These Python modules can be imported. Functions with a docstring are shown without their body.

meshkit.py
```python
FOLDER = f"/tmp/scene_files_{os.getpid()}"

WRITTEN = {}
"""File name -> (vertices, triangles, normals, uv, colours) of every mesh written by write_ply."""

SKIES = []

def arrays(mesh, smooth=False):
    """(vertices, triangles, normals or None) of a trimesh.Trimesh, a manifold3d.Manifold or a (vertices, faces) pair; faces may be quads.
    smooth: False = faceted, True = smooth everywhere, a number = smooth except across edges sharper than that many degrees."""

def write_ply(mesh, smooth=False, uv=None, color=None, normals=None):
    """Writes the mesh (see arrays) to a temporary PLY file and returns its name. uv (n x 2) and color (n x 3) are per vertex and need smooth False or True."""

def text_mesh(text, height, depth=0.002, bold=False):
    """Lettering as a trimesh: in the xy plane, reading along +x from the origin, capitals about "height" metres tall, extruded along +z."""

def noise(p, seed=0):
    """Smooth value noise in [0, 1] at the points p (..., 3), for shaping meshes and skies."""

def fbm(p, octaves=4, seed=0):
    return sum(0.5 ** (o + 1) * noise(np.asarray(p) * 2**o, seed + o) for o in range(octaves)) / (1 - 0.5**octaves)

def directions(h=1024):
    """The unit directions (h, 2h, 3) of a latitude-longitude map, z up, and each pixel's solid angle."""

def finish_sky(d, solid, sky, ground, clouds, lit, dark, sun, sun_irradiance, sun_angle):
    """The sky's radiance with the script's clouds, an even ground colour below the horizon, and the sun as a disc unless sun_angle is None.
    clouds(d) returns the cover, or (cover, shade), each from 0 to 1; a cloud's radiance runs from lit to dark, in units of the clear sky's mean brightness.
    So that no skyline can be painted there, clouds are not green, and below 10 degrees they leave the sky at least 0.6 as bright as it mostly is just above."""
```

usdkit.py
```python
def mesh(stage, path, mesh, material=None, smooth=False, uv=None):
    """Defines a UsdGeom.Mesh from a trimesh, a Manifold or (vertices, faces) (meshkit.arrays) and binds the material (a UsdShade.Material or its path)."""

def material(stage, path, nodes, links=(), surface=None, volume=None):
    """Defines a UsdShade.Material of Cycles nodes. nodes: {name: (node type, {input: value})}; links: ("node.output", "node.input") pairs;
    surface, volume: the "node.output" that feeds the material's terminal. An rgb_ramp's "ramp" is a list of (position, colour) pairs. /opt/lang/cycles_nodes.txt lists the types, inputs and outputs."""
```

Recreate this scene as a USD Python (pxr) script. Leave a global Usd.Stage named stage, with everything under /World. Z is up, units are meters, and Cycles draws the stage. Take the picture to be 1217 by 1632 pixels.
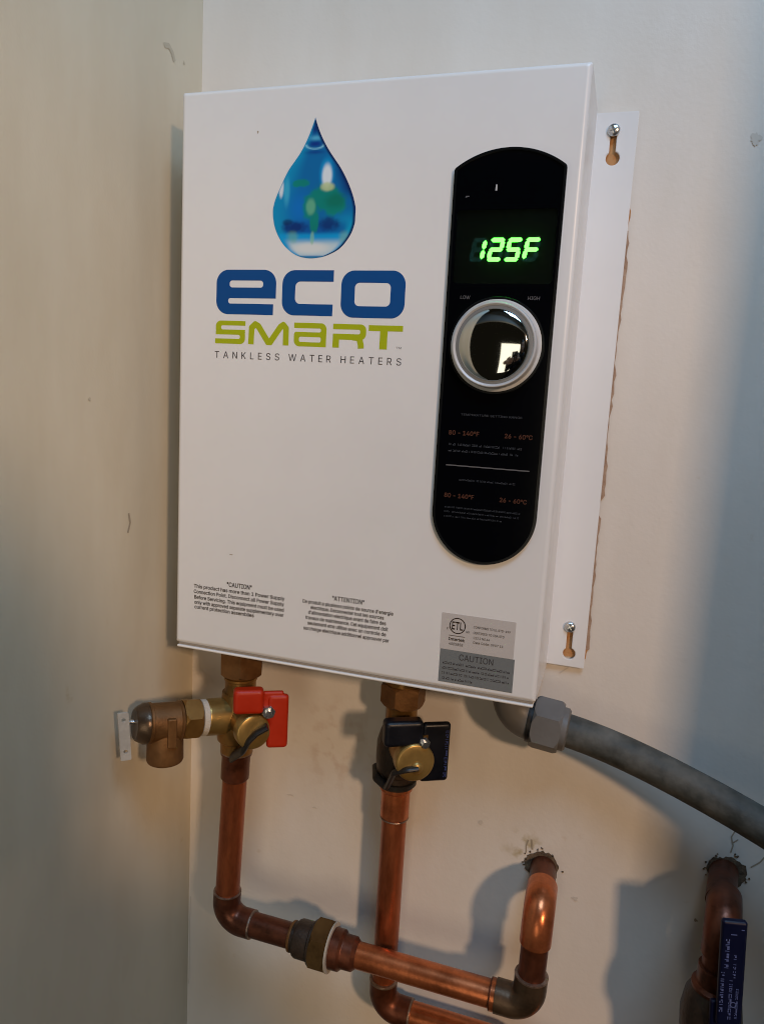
import math, random
import numpy as np, trimesh, usdkit, meshkit
import manifold3d as m3
from shapely.geometry import Polygon, Point, box as sbox, LineString
from shapely import affinity
from shapely.ops import unary_union
from pxr import Usd, UsdGeom, UsdLux, UsdShade, Gf, Sdf, Vt

rng = np.random.default_rng(7)
random.seed(7)
stage = Usd.Stage.CreateInMemory()
UsdGeom.SetStageUpAxis(stage, 'Z'); UsdGeom.SetStageMetersPerUnit(stage, 1.0)
UsdGeom.Xform.Define(stage, '/World'); UsdGeom.Scope.Define(stage, '/World/Looks')

# ------------------------------------------------------------------ camera
# metres; x right along the back wall, y into the wall, z up; origin = lower left front corner of the heater
CAM = (0.3416, -0.5283, 0.2149)
ROWS = np.array([[0.95018, 0.30693, 0.05414], [0.09840, -0.13059, -0.98654], [-0.29572, 0.94272, -0.15429]])  # right, down, forward
EXPOSURE = 0.0
cam = UsdGeom.Camera.Define(stage, '/World/camera')
r_, d_, f_ = (v / np.linalg.norm(v) for v in ROWS)
M = Gf.Matrix4d(*map(float, [*r_, 0, *(-d_), 0, *(-f_), 0, *CAM, 1]))
cam.AddTransformOp().Set(M)
cam.CreateHorizontalApertureAttr(36.0); cam.CreateVerticalApertureAttr(36.0 * 1024 / 763)
cam.CreateFocalLengthAttr(35.414); cam.CreateClippingRangeAttr((0.02, 50.0)); cam.CreateExposureAttr(EXPOSURE)

# ------------------------------------------------------------------ lights: a warm lit window, soft cool light from above, faint room light
def rect_light(name, pos, target, w, h, color, power):
    L = UsdLux.RectLight.Define(stage, '/World/' + name)
    L.CreateWidthAttr(w); L.CreateHeightAttr(h); L.CreateNormalizeAttr(True)
    L.CreateColorAttr(Gf.Vec3f(*color)); L.CreateIntensityAttr(power)
    z = np.array(pos, float) - np.array(target, float); z /= np.linalg.norm(z)
    x = np.cross([0, 0, 1], z); x /= np.linalg.norm(x); y = np.cross(z, x)
    L.AddTransformOp().Set(Gf.Matrix4d(*map(float, [*x, 0, *y, 0, *z, 0, *pos, 1])))
    return L
KEY = np.array([0.16, 0.05, 0.02]) + 2.1 * np.array([0.86, -1.0, 0.44])
rect_light('window_light', KEY, (0.16, 0.05, 0.0), 0.17, 0.22, (1.0, 0.67, 0.43), 11.3)
rect_light('overhead_light', (0.62, -0.66, 1.28), (0.25, 0.05, 0.25), 0.55, 0.45, (0.43, 0.69, 1.02), 3.15)
rect_light('room_light', (0.50, -2.2, -0.15), (0.2, 0.0, -0.10), 0.8, 1.2, (1.0, 0.85, 0.64), 2.3)
dome = UsdLux.DomeLight.Define(stage, '/World/ambient_light')
dome.CreateColorAttr(Gf.Vec3f(1.0, 0.80, 0.50)); dome.CreateIntensityAttr(0.003)

# ------------------------------------------------------------------ materials
def mat(name, nodes, links=(), surface='p.BSDF'):
    return usdkit.material(stage, '/World/Looks/' + name, nodes, links, surface=surface)

def plain(name, color, rough=0.5, metallic=0.0, coat=0.0, spec=0.5):
    return mat(name, {'p': ('principled_bsdf', {'base_color': color, 'roughness': rough, 'metallic': metallic, 'coat_weight': coat, 'coat_roughness': 0.1, 'specular_ior_level': spec})})

def varied(name, c1, c2, scale=20, rough=(0.3, 0.5), metallic=0.0, bump=0.05, bscale=None, stretch=(1, 1, 1), mid=0.5, width=0.25, detail=5, dist=0.002, spec=0.5):
    """two tones mixed by noise, uneven gloss and fine relief"""
    n = {'g': ('geometry', {}), 'm': ('mapping', {'scale': stretch}),
         'n': ('noise_texture', {'scale': scale, 'detail': detail, 'roughness': 0.6}),
         'r': ('rgb_ramp', {'ramp': [(0, c1), (max(0, mid - width), c1), (min(1, mid + width), c2), (1, c2)]}),
         'n2': ('noise_texture', {'scale': bscale or scale * 6, 'detail': 3}),
         'mr': ('map_range', {'from_min': 0.3, 'from_max': 0.7, 'to_min': rough[0], 'to_max': rough[1]}),
         'b': ('bump', {'strength': bump, 'distance': dist}),
         'p': ('principled_bsdf', {'metallic': metallic, 'specular_ior_level': spec})}
    l = [('g.position', 'm.vector'), ('m.vector', 'n.vector'), ('m.vector', 'n2.vector'), ('n.fac', 'r.fac'), ('r.color', 'p.base_color'),
         ('n.fac', 'mr.value'), ('mr.result', 'p.roughness'), ('n2.fac', 'b.height'), ('b.normal', 'p.normal')]
    return mat(name, n, l)

def wall_paint(name, base, dirty, stain):
    n = {'g': ('geometry', {}),
         'mp': ('mapping', {'scale': (1.6, 1.6, 0.45)}), 'n1': ('noise_texture', {'scale': 9.0, 'detail': 5, 'roughness': 0.6}), 'r1': ('rgb_ramp', {'ramp': [(0.3, dirty), (0.65, base)]}),
         'n2': ('noise_texture', {'scale': 38.0, 'detail': 5, 'roughness': 0.65}), 'r2': ('rgb_ramp', {'ramp': [(0.0, (1, 1, 1)), (0.66, (1, 1, 1)), (0.8, stain)]}),
         'n4': ('noise_texture', {'scale': 4.0, 'detail': 2}), 'r4': ('rgb_ramp', {'ramp': [(0.5, (0, 0, 0)), (0.62, (1, 1, 1))]}),
         'mx': ('mix_color', {'blend_type': 'multiply'}),
         'n3': ('noise_texture', {'scale': 420.0, 'detail': 3}), 'n5': ('noise_texture', {'scale': 60.0, 'detail': 3}), 'ad': ('math', {'math_type': 'multiply_add', 'value2': 2.0}),
         'b': ('bump', {'strength': 0.13, 'distance': 0.0008}),
         'ds': ('vector_math', {'math_type': 'distance', 'vector2': (0.118, 0.082, -0.105)}), 'dr': ('map_range', {'from_min': 0.0, 'from_max': 0.06, 'to_min': 0.55, 'to_max': 0.0, 'clamp': True}),
         'ns': ('noise_texture', {'scale': 75.0, 'detail': 4}), 'rs': ('rgb_ramp', {'ramp': [(0.50, (0, 0, 0)), (0.66, (1, 1, 1))]}), 'mf': ('math', {'math_type': 'multiply'}), 'ms': ('mix_color', {'b': (0.50, 0.36, 0.27)}),
         'd2': ('vector_math', {'math_type': 'distance', 'vector2': (0.297, 0.082, -0.166)}), 'q2': ('map_range', {'from_min': 0.004, 'from_max': 0.024, 'to_min': 0.85, 'to_max': 0.0, 'clamp': True}), 'f2': ('math', {'math_type': 'multiply'}), 'm2': ('mix_color', {'b': (0.36, 0.27, 0.09)}),
         'p': ('principled_bsdf', {'roughness': 0.48, 'specular_ior_level': 0.4})}
    l = [('g.position', x + '.vector') for x in ('n2', 'n3', 'n4', 'n5', 'mp')] + [('mp.vector', 'n1.vector'),
         ('n1.fac', 'r1.fac'), ('n2.fac', 'r2.fac'), ('n4.fac', 'r4.fac'), ('r1.color', 'mx.a'), ('r2.color', 'mx.b'), ('r4.color', 'mx.fac'),
         ('mx.result', 'ms.a'), ('g.position', 'ds.vector1'), ('ds.value', 'dr.value'), ('g.position', 'ns.vector'), ('ns.fac', 'rs.fac'), ('rs.color', 'mf.value1'), ('dr.result', 'mf.value2'), ('mf.value', 'ms.fac'), ('ms.result', 'm2.a'), ('g.position', 'd2.vector1'), ('d2.value', 'q2.value'), ('q2.result', 'f2.value1'), ('rs.color', 'f2.value2'), ('f2.value', 'm2.fac'), ('m2.result', 'p.base_color'), ('n5.fac', 'ad.value1'), ('n3.fac', 'ad.value3'), ('ad.value', 'b.height'), ('b.normal', 'p.normal')]
    return mat(name, n, l)

def rgb(r, g, b):
    f = lambda c: c / 12.92 if c <= 0.04045 else ((c + 0.055) / 1.055) ** 2.4
    return tuple(f(x / 255) for x in (r, g, b))

W_BACK = wall_paint('cream_wall_paint', (0.74, 0.69, 0.62), (0.69, 0.63, 0.55), (0.80, 0.70, 0.58))
W_LEFT = wall_paint('beige_wall_paint', (0.66, 0.585, 0.44), (0.60, 0.515, 0.37), (0.85, 0.77, 0.64))
W_RIGHT = plain('door_casing_paint', (0.5, 0.47, 0.42), 0.5)
ENAMEL = varied('white_enamel', (0.735, 0.73, 0.72), (0.775, 0.77, 0.76), scale=9, rough=(0.25, 0.40), bump=0.10, bscale=14, dist=0.002)
ENAMEL_LIP = plain('lip_enamel', (0.80, 0.79, 0.77), 0.25)
SHADOWGAP = plain('tray_steel', (0.30, 0.28, 0.26), 0.5)
BARE = varied('bare_wallboard', (0.42, 0.20, 0.07), (0.55, 0.28, 0.11), scale=60, rough=(0.8, 0.9), bump=0.3)
GAPPAPER = varied('torn_paper', (0.30, 0.18, 0.11), (0.48, 0.34, 0.24), scale=90, rough=(0.8, 0.9), bump=0.3)
BLACKP = plain('black_satin_plastic', (0.003, 0.004, 0.005), 0.22, spec=0.35)
BLACKG = plain('black_gloss_panel', (0.0012, 0.0015, 0.0025), 0.08, spec=0.22)
CHROME = mat('chrome', {'p': ('principled_bsdf', {'base_color': (0.50, 0.54, 0.55), 'roughness': 0.05, 'metallic': 1.0})})
SATIN = varied('satin_silver', (0.52, 0.53, 0.54), (0.60, 0.61, 0.62), scale=40, rough=(0.34, 0.44), bump=0.03, metallic=0.2)
DISH = plain('dull_silver', (0.25, 0.255, 0.26), 0.4, metallic=0.5)
BLUE = plain('logo_blue', (0.002, 0.066, 0.25), 0.45, spec=0.2)
GREEN = plain('logo_green', (0.38, 0.44, 0.008), 0.45, spec=0.2)
INK = plain('dark_ink', (0.035, 0.03, 0.035), 0.5)
INKB = plain('brown_black_ink', (0.02, 0.011, 0.007), 0.6, spec=0.2)
INKG = plain('grey_ink', (0.25, 0.25, 0.25), 0.5)
PRINT_DIM = plain('dim_panel_print', (0.035, 0.042, 0.055), 0.5)
PRINT_ORANGE = plain('orange_panel_print', (0.075, 0.019, 0.006), 0.5)
PRINT_LINE = plain('grey_panel_print', (0.11, 0.11, 0.115), 0.5)
LABEL_SILVER = varied('silver_label', (0.50, 0.47, 0.45), (0.54, 0.51, 0.49), scale=15, rough=(0.35, 0.45), bump=0.02)
LABEL_GREY = varied('slate_label', (0.15, 0.165, 0.17), (0.175, 0.19, 0.195), scale=15, rough=(0.35, 0.5), bump=0.02)
LED = mat('lit_green_segment', {'e': ('emission', {'color': (0.05, 1.0, 0.035), 'strength': 12.0})}, surface='e.emission')
LEDBASE = plain('display_base', (0.0010, 0.0022, 0.0016), 0.4, spec=0.1)
HAZY = mat('smoky_window', {'t': ('transparent_bsdf', {'color': (0.95, 0.97, 0.95)}), 'r': ('refraction_bsdf', {'color': (0.9, 0.95, 0.9), 'roughness': 0.30, 'IOR': 1.05}), 'm': ('mix_closure', {'fac': 0.25})}, [('t.BSDF', 'm.closure1'), ('r.BSDF', 'm.closure2')], surface='m.closure')
LEDOFF = plain('unlit_segment', (0.003, 0.03, 0.03), 0.5, spec=0.2)
COPPER = varied('aged_copper', (0.17, 0.042, 0.016), (0.47, 0.130, 0.046), scale=45, rough=(0.22, 0.42), metallic=0.72, bump=0.06, stretch=(1, 1, 0.3), mid=0.46, width=0.2, detail=7)
COPPERB = varied('bright_copper', (0.30, 0.082, 0.030), (0.62, 0.190, 0.070), scale=42, rough=(0.2, 0.36), metallic=0.75, bump=0.05, mid=0.42, width=0.2, detail=7)
COPPERD = varied('tarnished_copper', (0.060, 0.020, 0.010), (0.20, 0.060, 0.028), scale=60, rough=(0.28, 0.5), metallic=0.65, bump=0.08)
BROWNED = varied('browned_fitting', (0.055, 0.036, 0.022), (0.14, 0.088, 0.05), scale=50, rough=(0.25, 0.45), metallic=0.6, bump=0.08)
BROWNUT = varied('browned_brass_nut', (0.075, 0.042, 0.014), (0.17, 0.095, 0.03), scale=50, rough=(0.28, 0.45), metallic=0.65, bump=0.08)
SOLDER = varied('solder', (0.13, 0.075, 0.05), (0.34, 0.25, 0.19), scale=120, rough=(0.25, 0.45), metallic=0.6, bump=0.2)
BRASS = varied('brass', (0.20, 0.095, 0.022), (0.36, 0.19, 0.05), scale=35, rough=(0.28, 0.45), metallic=0.7, bump=0.06)
BRASSD = varied('cast_brass', (0.125, 0.055, 0.016), (0.23, 0.110, 0.036), scale=70, rough=(0.4, 0.55), metallic=0.55, bump=0.25, bscale=600, dist=0.0006)
BRASSY = varied('bright_brass', (0.26, 0.155, 0.04), (0.42, 0.27, 0.085), scale=30, rough=(0.25, 0.4), metallic=0.65, bump=0.04)
DARKMET = varied('blackened_brass', (0.018, 0.013, 0.010), (0.07, 0.045, 0.03), scale=60, rough=(0.35, 0.55), metallic=0.4, bump=0.2)
TAPE = varied('white_thread_tape', (0.46, 0.40, 0.32), (0.60, 0.54, 0.45), scale=150, rough=(0.6, 0.8), bump=0.3)
RED = varied('red_vinyl', (0.36, 0.016, 0.002), (0.44, 0.022, 0.003), scale=40, spec=0.3, rough=(0.35, 0.5), bump=0.2, bscale=700, dist=0.0004)
NAVY = varied('navy_black_vinyl', (0.0025, 0.003, 0.006), (0.004, 0.005, 0.009), scale=40, spec=0.35, rough=(0.35, 0.5), bump=0.2, bscale=700, dist=0.0004)
BLUEV = varied('blue_vinyl', (0.002, 0.003, 0.019), (0.003, 0.006, 0.030), scale=40, spec=0.25, rough=(0.35, 0.5), bump=0.1, bscale=600, dist=0.0004)
RUBBER = plain('black_rubber', (0.008, 0.007, 0.006), 0.45)
ZINC = varied('zinc', (0.55, 0.57, 0.58), (0.70, 0.72, 0.73), scale=200, rough=(0.18, 0.3), metallic=0.95, bump=0.05)
LEVERM = varied('dull_steel', (0.55, 0.52, 0.46), (0.66, 0.63, 0.57), scale=90, rough=(0.35, 0.5), metallic=0.35, bump=0.1)
GREYP = varied('grey_fitting_plastic', (0.115, 0.108, 0.10), (0.15, 0.142, 0.132), scale=40, rough=(0.4, 0.55), bump=0.08, spec=0.4)
GREYC = varied('grey_conduit_vinyl', (0.034, 0.038, 0.034), (0.135, 0.134, 0.12), scale=38, rough=(0.5, 0.75), bump=0.3, bscale=160, mid=0.56, width=0.2, spec=0.35)
PRINTB = plain('pale_blue_print', (0.09, 0.12, 0.28), 0.5)
PRINTN = plain('faded_blue_print', (0.03, 0.045, 0.16), 0.5)
SOOT = varied('broken_plaster', (0.04, 0.025, 0.014), (0.22, 0.155, 0.095), scale=220, rough=(0.85, 0.95), bump=0.5)
SCUFF = plain('scuff_grime', (0.34, 0.28, 0.20), 0.8)
SCUFFL = plain('scuff_grime_light', (0.60, 0.55, 0.48), 0.8)
SCUFFT = plain('scuff_grime_tan', (0.50, 0.435, 0.32), 0.8)
RUST = plain('rust_stain', (0.46, 0.33, 0.24), 0.7)

# ------------------------------------------------------------------ scene tree helpers
used = {}
def numbered(parent, name):
    k = used.get((parent, name), 0); used[(parent, name)] = k + 1
    return f'{parent}/{name}' if k == 0 else f'{parent}/{name}_{k:03d}'

def meta(prim, **kw):
    for k, v in kw.items():
        if v: prim.SetCustomDataByKey(k, v)

class Thing:
    def __init__(s, name, label, cat, loc=(0, 0, 0), group=None, kind=None):
        s.path = numbered('/World', name); s.loc = np.array(loc, float)
        x = UsdGeom.Xform.Define(stage, s.path); x.AddTranslateOp().Set(Gf.Vec3d(*map(float, loc)))
        meta(x.GetPrim(), label=label, category=cat, group=group, kind=kind)
    def add(s, name, mesh, m, smooth=40, parent=None, label=None, kind=None):
        v, f = tri(mesh)
        p = usdkit.mesh(stage, numbered(parent or s.path, name), trimesh.Trimesh(v - s.loc, f, process=False), m, smooth=smooth)
        meta(p.GetPrim(), label=label, kind=kind)
        return str(p.GetPath())

def tri(mesh):
    v, f, _ = meshkit.arrays(mesh, False)
    return v, f

def cat(*ms):
    vs, fs, n = [], [], 0
    for m in ms:
        v, f = tri(m); vs.append(v); fs.append(f + n); n += len(v)
    return trimesh.Trimesh(np.vstack(vs), np.vstack(fs), process=False)

# ------------------------------------------------------------------ shape helpers
def frame(axis, up=(0, 0, 1)):
    z = np.array(axis, float); z /= np.linalg.norm(z)
    up = np.array(up, float)
    if abs(z @ up) > 0.95: up = np.array([0, -1.0, 0])
    x = np.cross(up, z); x /= np.linalg.norm(x)
    return np.stack([x, np.cross(z, x), z], 1)

def place(mesh, origin, axis, up=(0, 0, 1)):
    v, f = tri(mesh)
    return trimesh.Trimesh(v @ frame(axis, up).T + np.array(origin), f, process=False)

def lathe(profile, origin, axis, n=40):
    """profile: (distance along axis, radius); closed at both ends"""
    P = [(profile[0][0], 0.0)] + list(profile) + [(profile[-1][0], 0.0)]
    vs, fs = [], []
    a = np.linspace(0, 2 * np.pi, n, endpoint=False)
    for t, r in P:
        vs.append(np.stack([r * np.cos(a), r * np.sin(a), np.full(n, t)], 1))
    for i in range(len(P) - 1):
        for j in range(n):
            k = (j + 1) % n
            A, B, C, D = i * n + j, i * n + k, (i + 1) * n + k, (i + 1) * n + j
            if P[i][1] > 0: fs.append((A, B, C))
            if P[i + 1][1] > 0: fs.append((A, C, D))
    m = trimesh.Trimesh(np.vstack(vs), np.array(fs), process=False); m.merge_vertices(digits_vertex=9)
    return place(m, origin, axis)

def fillet(pts, r, n=10):
    """polyline with its corners rounded at radius r"""
    pts = [np.array(p, float) for p in pts]; out = [pts[0]]
    for i in range(1, len(pts) - 1):
        a, b, c = pts[i - 1], pts[i], pts[i + 1]
        u, w = (a - b) / np.linalg.norm(a - b), (c - b) / np.linalg.norm(c - b)
        ang = math.acos(np.clip(u @ w, -1, 1)); d = r / math.tan(ang / 2)
        cen = b + (u + w) / np.linalg.norm(u + w) * r / math.sin(ang / 2)
        p0, p1 = b + u * d, b + w * d
        e0, e1 = (p0 - cen) / r, (p1 - cen) / r
        th = math.acos(np.clip(e0 @ e1, -1, 1))
        for k in range(n + 1):
            t = k / n
            out.append(cen + r * (math.sin((1 - t) * th) * e0 + math.sin(t * th) * e1) / math.sin(th))
    return np.array(out + [pts[-1]])

def tube(path, radius, n=32, scale=(1, 1)):
    p = np.array(path, float); R = np.broadcast_to(radius, (len(p),))
    t = np.gradient(p, axis=0); t /= np.linalg.norm(t, axis=1, keepdims=True)
    F = frame(t[0]); x = F[:, 0]; a = np.linspace(0, 2 * np.pi, n, endpoint=False); vs = []
    for i in range(len(p)):
        x = x - t[i] * (x @ t[i]); x /= np.linalg.norm(x); y = np.cross(t[i], x)
        vs.append(p[i] + R[i] * (scale[0] * np.cos(a)[:, None] * x + scale[1] * np.sin(a)[:, None] * y))
    vs = np.vstack(vs + [p[:1], p[-1:]]); fs = []; N = len(p)
    for i in range(N - 1):
        for j in range(n):
            k = (j + 1) % n
            fs += [(i * n + j, i * n + k, (i + 1) * n + k), (i * n + j, (i + 1) * n + k, (i + 1) * n + j)]
    for j in range(n):
        k = (j + 1) % n
        fs += [(N * n, k, j), (N * n + 1, (N - 1) * n + j, (N - 1) * n + k)]
    return trimesh.Trimesh(vs, np.array(fs), process=False)

def hexnut(origin, axis, length, rc, rot=0.0, chamfer=0.0018, up=(0, 0, 1), bore=0):
    a = np.arange(6) * np.pi / 3 + rot
    h = m3.Manifold.extrude(m3.CrossSection([np.stack([rc * np.cos(a), rc * np.sin(a)], 1)]), length)
    rm = rc * 1.005; q = rc * 0.885
    cone = m3.Manifold.revolve(m3.CrossSection([np.array([(0, 0), (q, 0), (rm, chamfer * 1.4), (rm, length - chamfer * 1.4), (q, length), (0, length)])]), 64)
    h = h ^ cone
    if bore: h = h - m3.Manifold.cylinder(length * 3, bore, bore, 48).translate([0, 0, -length])
    return place(h, origin, axis, up)

def rbox(size, r, n=2):
    s = np.array(size) / 2 - r
    pts = []
    ball = trimesh.creation.icosphere(n, r).vertices
    for c in np.ndindex(2, 2, 2):
        pts.append(ball + s * (np.array(c) * 2 - 1))
    return trimesh.convex.convex_hull(np.vstack(pts))

def at(mesh, origin, ex, ey, ez):
    v, f = tri(mesh)
    return trimesh.Trimesh(v @ np.array([ex, ey, ez], float) + np.array(origin), f, process=False)

def extr(shape, depth):
    gs = [g for g in getattr(shape, 'geoms', [shape]) if g.area > 1e-10]
    return trimesh.util.concatenate([trimesh.creation.extrude_polygon(g, depth, engine='earcut') for g in gs])

def front(shape, y, depth):
    """a flat shape drawn in (x, z), its back at y, standing out by depth towards the viewer"""
    m = extr(shape, depth); v = m.vertices
    return trimesh.Trimesh(np.stack([v[:, 0], y - v[:, 2], v[:, 1]], 1), m.faces, process=False)

def bevelled(shape, y, depth, b=0.001, steps=3):
    """front() with a rounded outer edge: stacked insets"""
    parts = [front(shape, y, depth - b)]
    for k in range(steps):
        t0 = k / steps; 
        inset = b * (1 - math.cos((k + 1) / steps * math.pi / 2))
        y0 = y - (depth - b) - b * math.sin(k / steps * math.pi / 2); y1 = y - (depth - b) - b * math.sin((k + 1) / steps * math.pi / 2)
        parts.append(front(shape.buffer(-inset), y0, y0 - y1))
    return cat(*parts)

def text2d(text, h, x0, z0, width=None, x1=None, bold=False, depth=0.00012, thin=0):
    m = meshkit.text_mesh(text, h, depth, bold)
    v = m.vertices.copy(); lo, hi = v[:, 0].min(), v[:, 0].max(); v[:, 0] -= lo
    if width: v[:, 0] *= width / (hi - lo)
    v[:, 0] += x0; v[:, 1] += z0
    return trimesh.Trimesh(v, m.faces, process=False)

def onfront(m, y):
    v = m.vertices
    return trimesh.Trimesh(np.stack([v[:, 0], y - v[:, 2], v[:, 1]], 1), m.faces, process=False)

def marks(x0, x1, z, h, gap=0.15):
    """a line of print too fine to read: small strokes the size of letters"""
    out, x = [], x0
    while x < x1:
        w = h * random.uniform(0.4, 0.8)
        if random.random() > gap:
            kind = random.random()
            if kind < 0.4: out.append(sbox(x, z, x + w * 0.3, z + h))
            elif kind < 0.7: out += [sbox(x, z, x + w * 0.85, z + h * 0.25), sbox(x, z + h * 0.7, x + w * 0.8, z + h)]
            else: out.append(sbox(x, z, x + w * 0.8, z + h * 0.6))
        x += w
    return unary_union(out)

mm = 0.001
H, Wd, D = 0.4318, 0.2997, 0.080       # heater cover
YW, XL = 0.082, -0.033                  # back wall, left wall

# ================================================================== the setting: three walls of the cupboard
def wall_sheet(name, label, origin, eu, ev, nu, nv, su, sv, m, amp=0.00025, cat_='wall'):
    u, v = np.meshgrid(np.linspace(0, su, nu), np.linspace(0, sv, nv), indexing='ij')
    eu, ev = np.array(eu, float), np.array(ev, float); nrm = np.cross(eu, ev)
    P = np.array(origin) + u[..., None] * eu + v[..., None] * ev
    d = (meshkit.fbm(P * 7.0, 3, 3) - 0.5) * amp * 2
    edge = np.minimum(1, np.minimum(np.minimum(u, su - u), np.minimum(v, sv - v)) / 0.03)
    P = P + nrm * (d * edge - amp)[..., None]
    i, j = np.meshgrid(np.arange(nu - 1), np.arange(nv - 1), indexing='ij'); a = (i * nv + j).ravel()
    f = np.vstack([np.stack([a, a + nv, a + nv + 1], 1), np.stack([a, a + nv + 1, a + 1], 1)])
    p = usdkit.mesh(stage, '/World/' + name, trimesh.Trimesh(P.reshape(-1, 3), f, process=False), m, smooth=True)
    meta(p.GetPrim(), label=label, category=cat_, kind='structure')
    return str(p.GetPath())
back = wall_sheet('back_wall', 'cream painted back wall behind the heater and pipes', (XL - 0.012, YW, -0.75), (1, 0, 0), (0, 0, 1), 110, 150, 0.712, 1.75, W_BACK)
left = wall_sheet('left_wall', 'beige side wall meeting the back wall at left', (XL, -0.50, -0.75), (0, 1, 0), (0, 0, 1), 70, 150, 0.594, 1.75, W_LEFT)
right = wall_sheet('right_wall', 'short side wall outside the picture at right', (0.650, YW, -0.75), (0, -1, 0), (0, 0, 1), 20, 40, 0.34, 1.75, W_RIGHT)

# the wall over the doorway the window light comes through
hd = usdkit.mesh(stage, '/World/wall_over_doorway', trimesh.creation.box((3.2, 0.10, 0.9), trimesh.transformations.translation_matrix((0.9, -1.25, 0.790 + 0.45))), W_RIGHT)
meta(hd.GetPrim(), label='wall above the doorway behind the camera', category='wall', kind='structure')

def wallpart(parent, name, mesh, m, kind=None):
    p = usdkit.mesh(stage, numbered(parent, name), mesh, m, smooth=30); meta(p.GetPrim(), kind=kind)

# bare board left unpainted behind the mounting plate, ragged along its right edge
zs = np.linspace(0.012, 0.424, 90)
rag = 0.3294 + 0.0006 * np.sin(zs * 90) + rng.normal(0, 0.0005, 90) + 0.0015 * ((zs > 0.02) & (zs < 0.19)) * (0.6 + 0.4 * np.sin(zs * 55)) - 0.002 * (zs > 0.36) + 0.0012 * ((zs > 0.30) & (zs < 0.345))
rag[(zs > 0.128) & (zs < 0.142)] -= 0.0025
pts = [(-0.024, 0.012)] + list(zip(rag, zs)) + [(-0.024, 0.424)]
wallpart(back, 'bare_patch', front(Polygon(pts).buffer(0), YW - 0.0002, 0.0003), BARE)
torn = [(x, z) for x, z in zip(rag + 0.0009, zs)] + [(x - 0.006, z) for x, z in zip(rag[::-1], zs[::-1])]
wallpart(back, 'torn_edge', front(Polygon(torn).buffer(0).intersection(sbox(0.3, 0.02, 0.4, 0.345)), YW - 0.0006, 0.0002), GAPPAPER)

def blotch(cx, cz, rx, rz, seed, n=28, rough=0.35, ang=0):
    r = np.random.default_rng(seed); a = np.linspace(0, 2 * np.pi, n, endpoint=False)
    k = 1 + rough * (r.normal(0, 0.5, n) + np.sin(a * 3 + seed) * 0.5)
    g = Polygon(np.stack([rx * k * np.cos(a), rz * k * np.sin(a)], 1)).buffer(0)
    return affinity.translate(affinity.rotate(g, ang, origin=(0, 0)), cx, cz)

def scratch(pts, w):
    return LineString(pts).buffer(w, cap_style=2)

for k, (cx, cz) in enumerate([(0.311, -0.178), (0.4535, -0.146)]):      # broken plaster round the two pipe holes
    g = blotch(cx, cz, 0.0142, 0.0142, 11 + k, 40, 0.10).buffer(0.001).buffer(-0.001)
    wallpart(back, 'pipe_hole', front(g, YW - 0.0001, 0.0004), SOOT)
    bits = []
    for q in range(11):
        a = rng.uniform(-0.5, math.pi * 1.15); d = rng.uniform(0.0145, 0.0178)
        bits.append(blotch(cx + d * math.cos(a), cz + d * math.sin(a), rng.uniform(0.0004, 0.0010), rng.uniform(0.0004, 0.0011), 100 + q + 40 * k, 12, 0.3))
    wallpart(back, 'plaster_crumbs', front(unary_union(bits), YW - 0.0001, 0.0004), SOOT, kind='stuff')
cr = [scratch([(0.297, -0.168), (0.2965, -0.162), (0.298, -0.156)], 0.0005), 
      scratch([(0.302, -0.164), (0.3005, -0.155)], 0.0007)]
wallpart(back, 'crack', front(unary_union(cr), YW - 0.0001, 0.00008), SCUFF)
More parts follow.
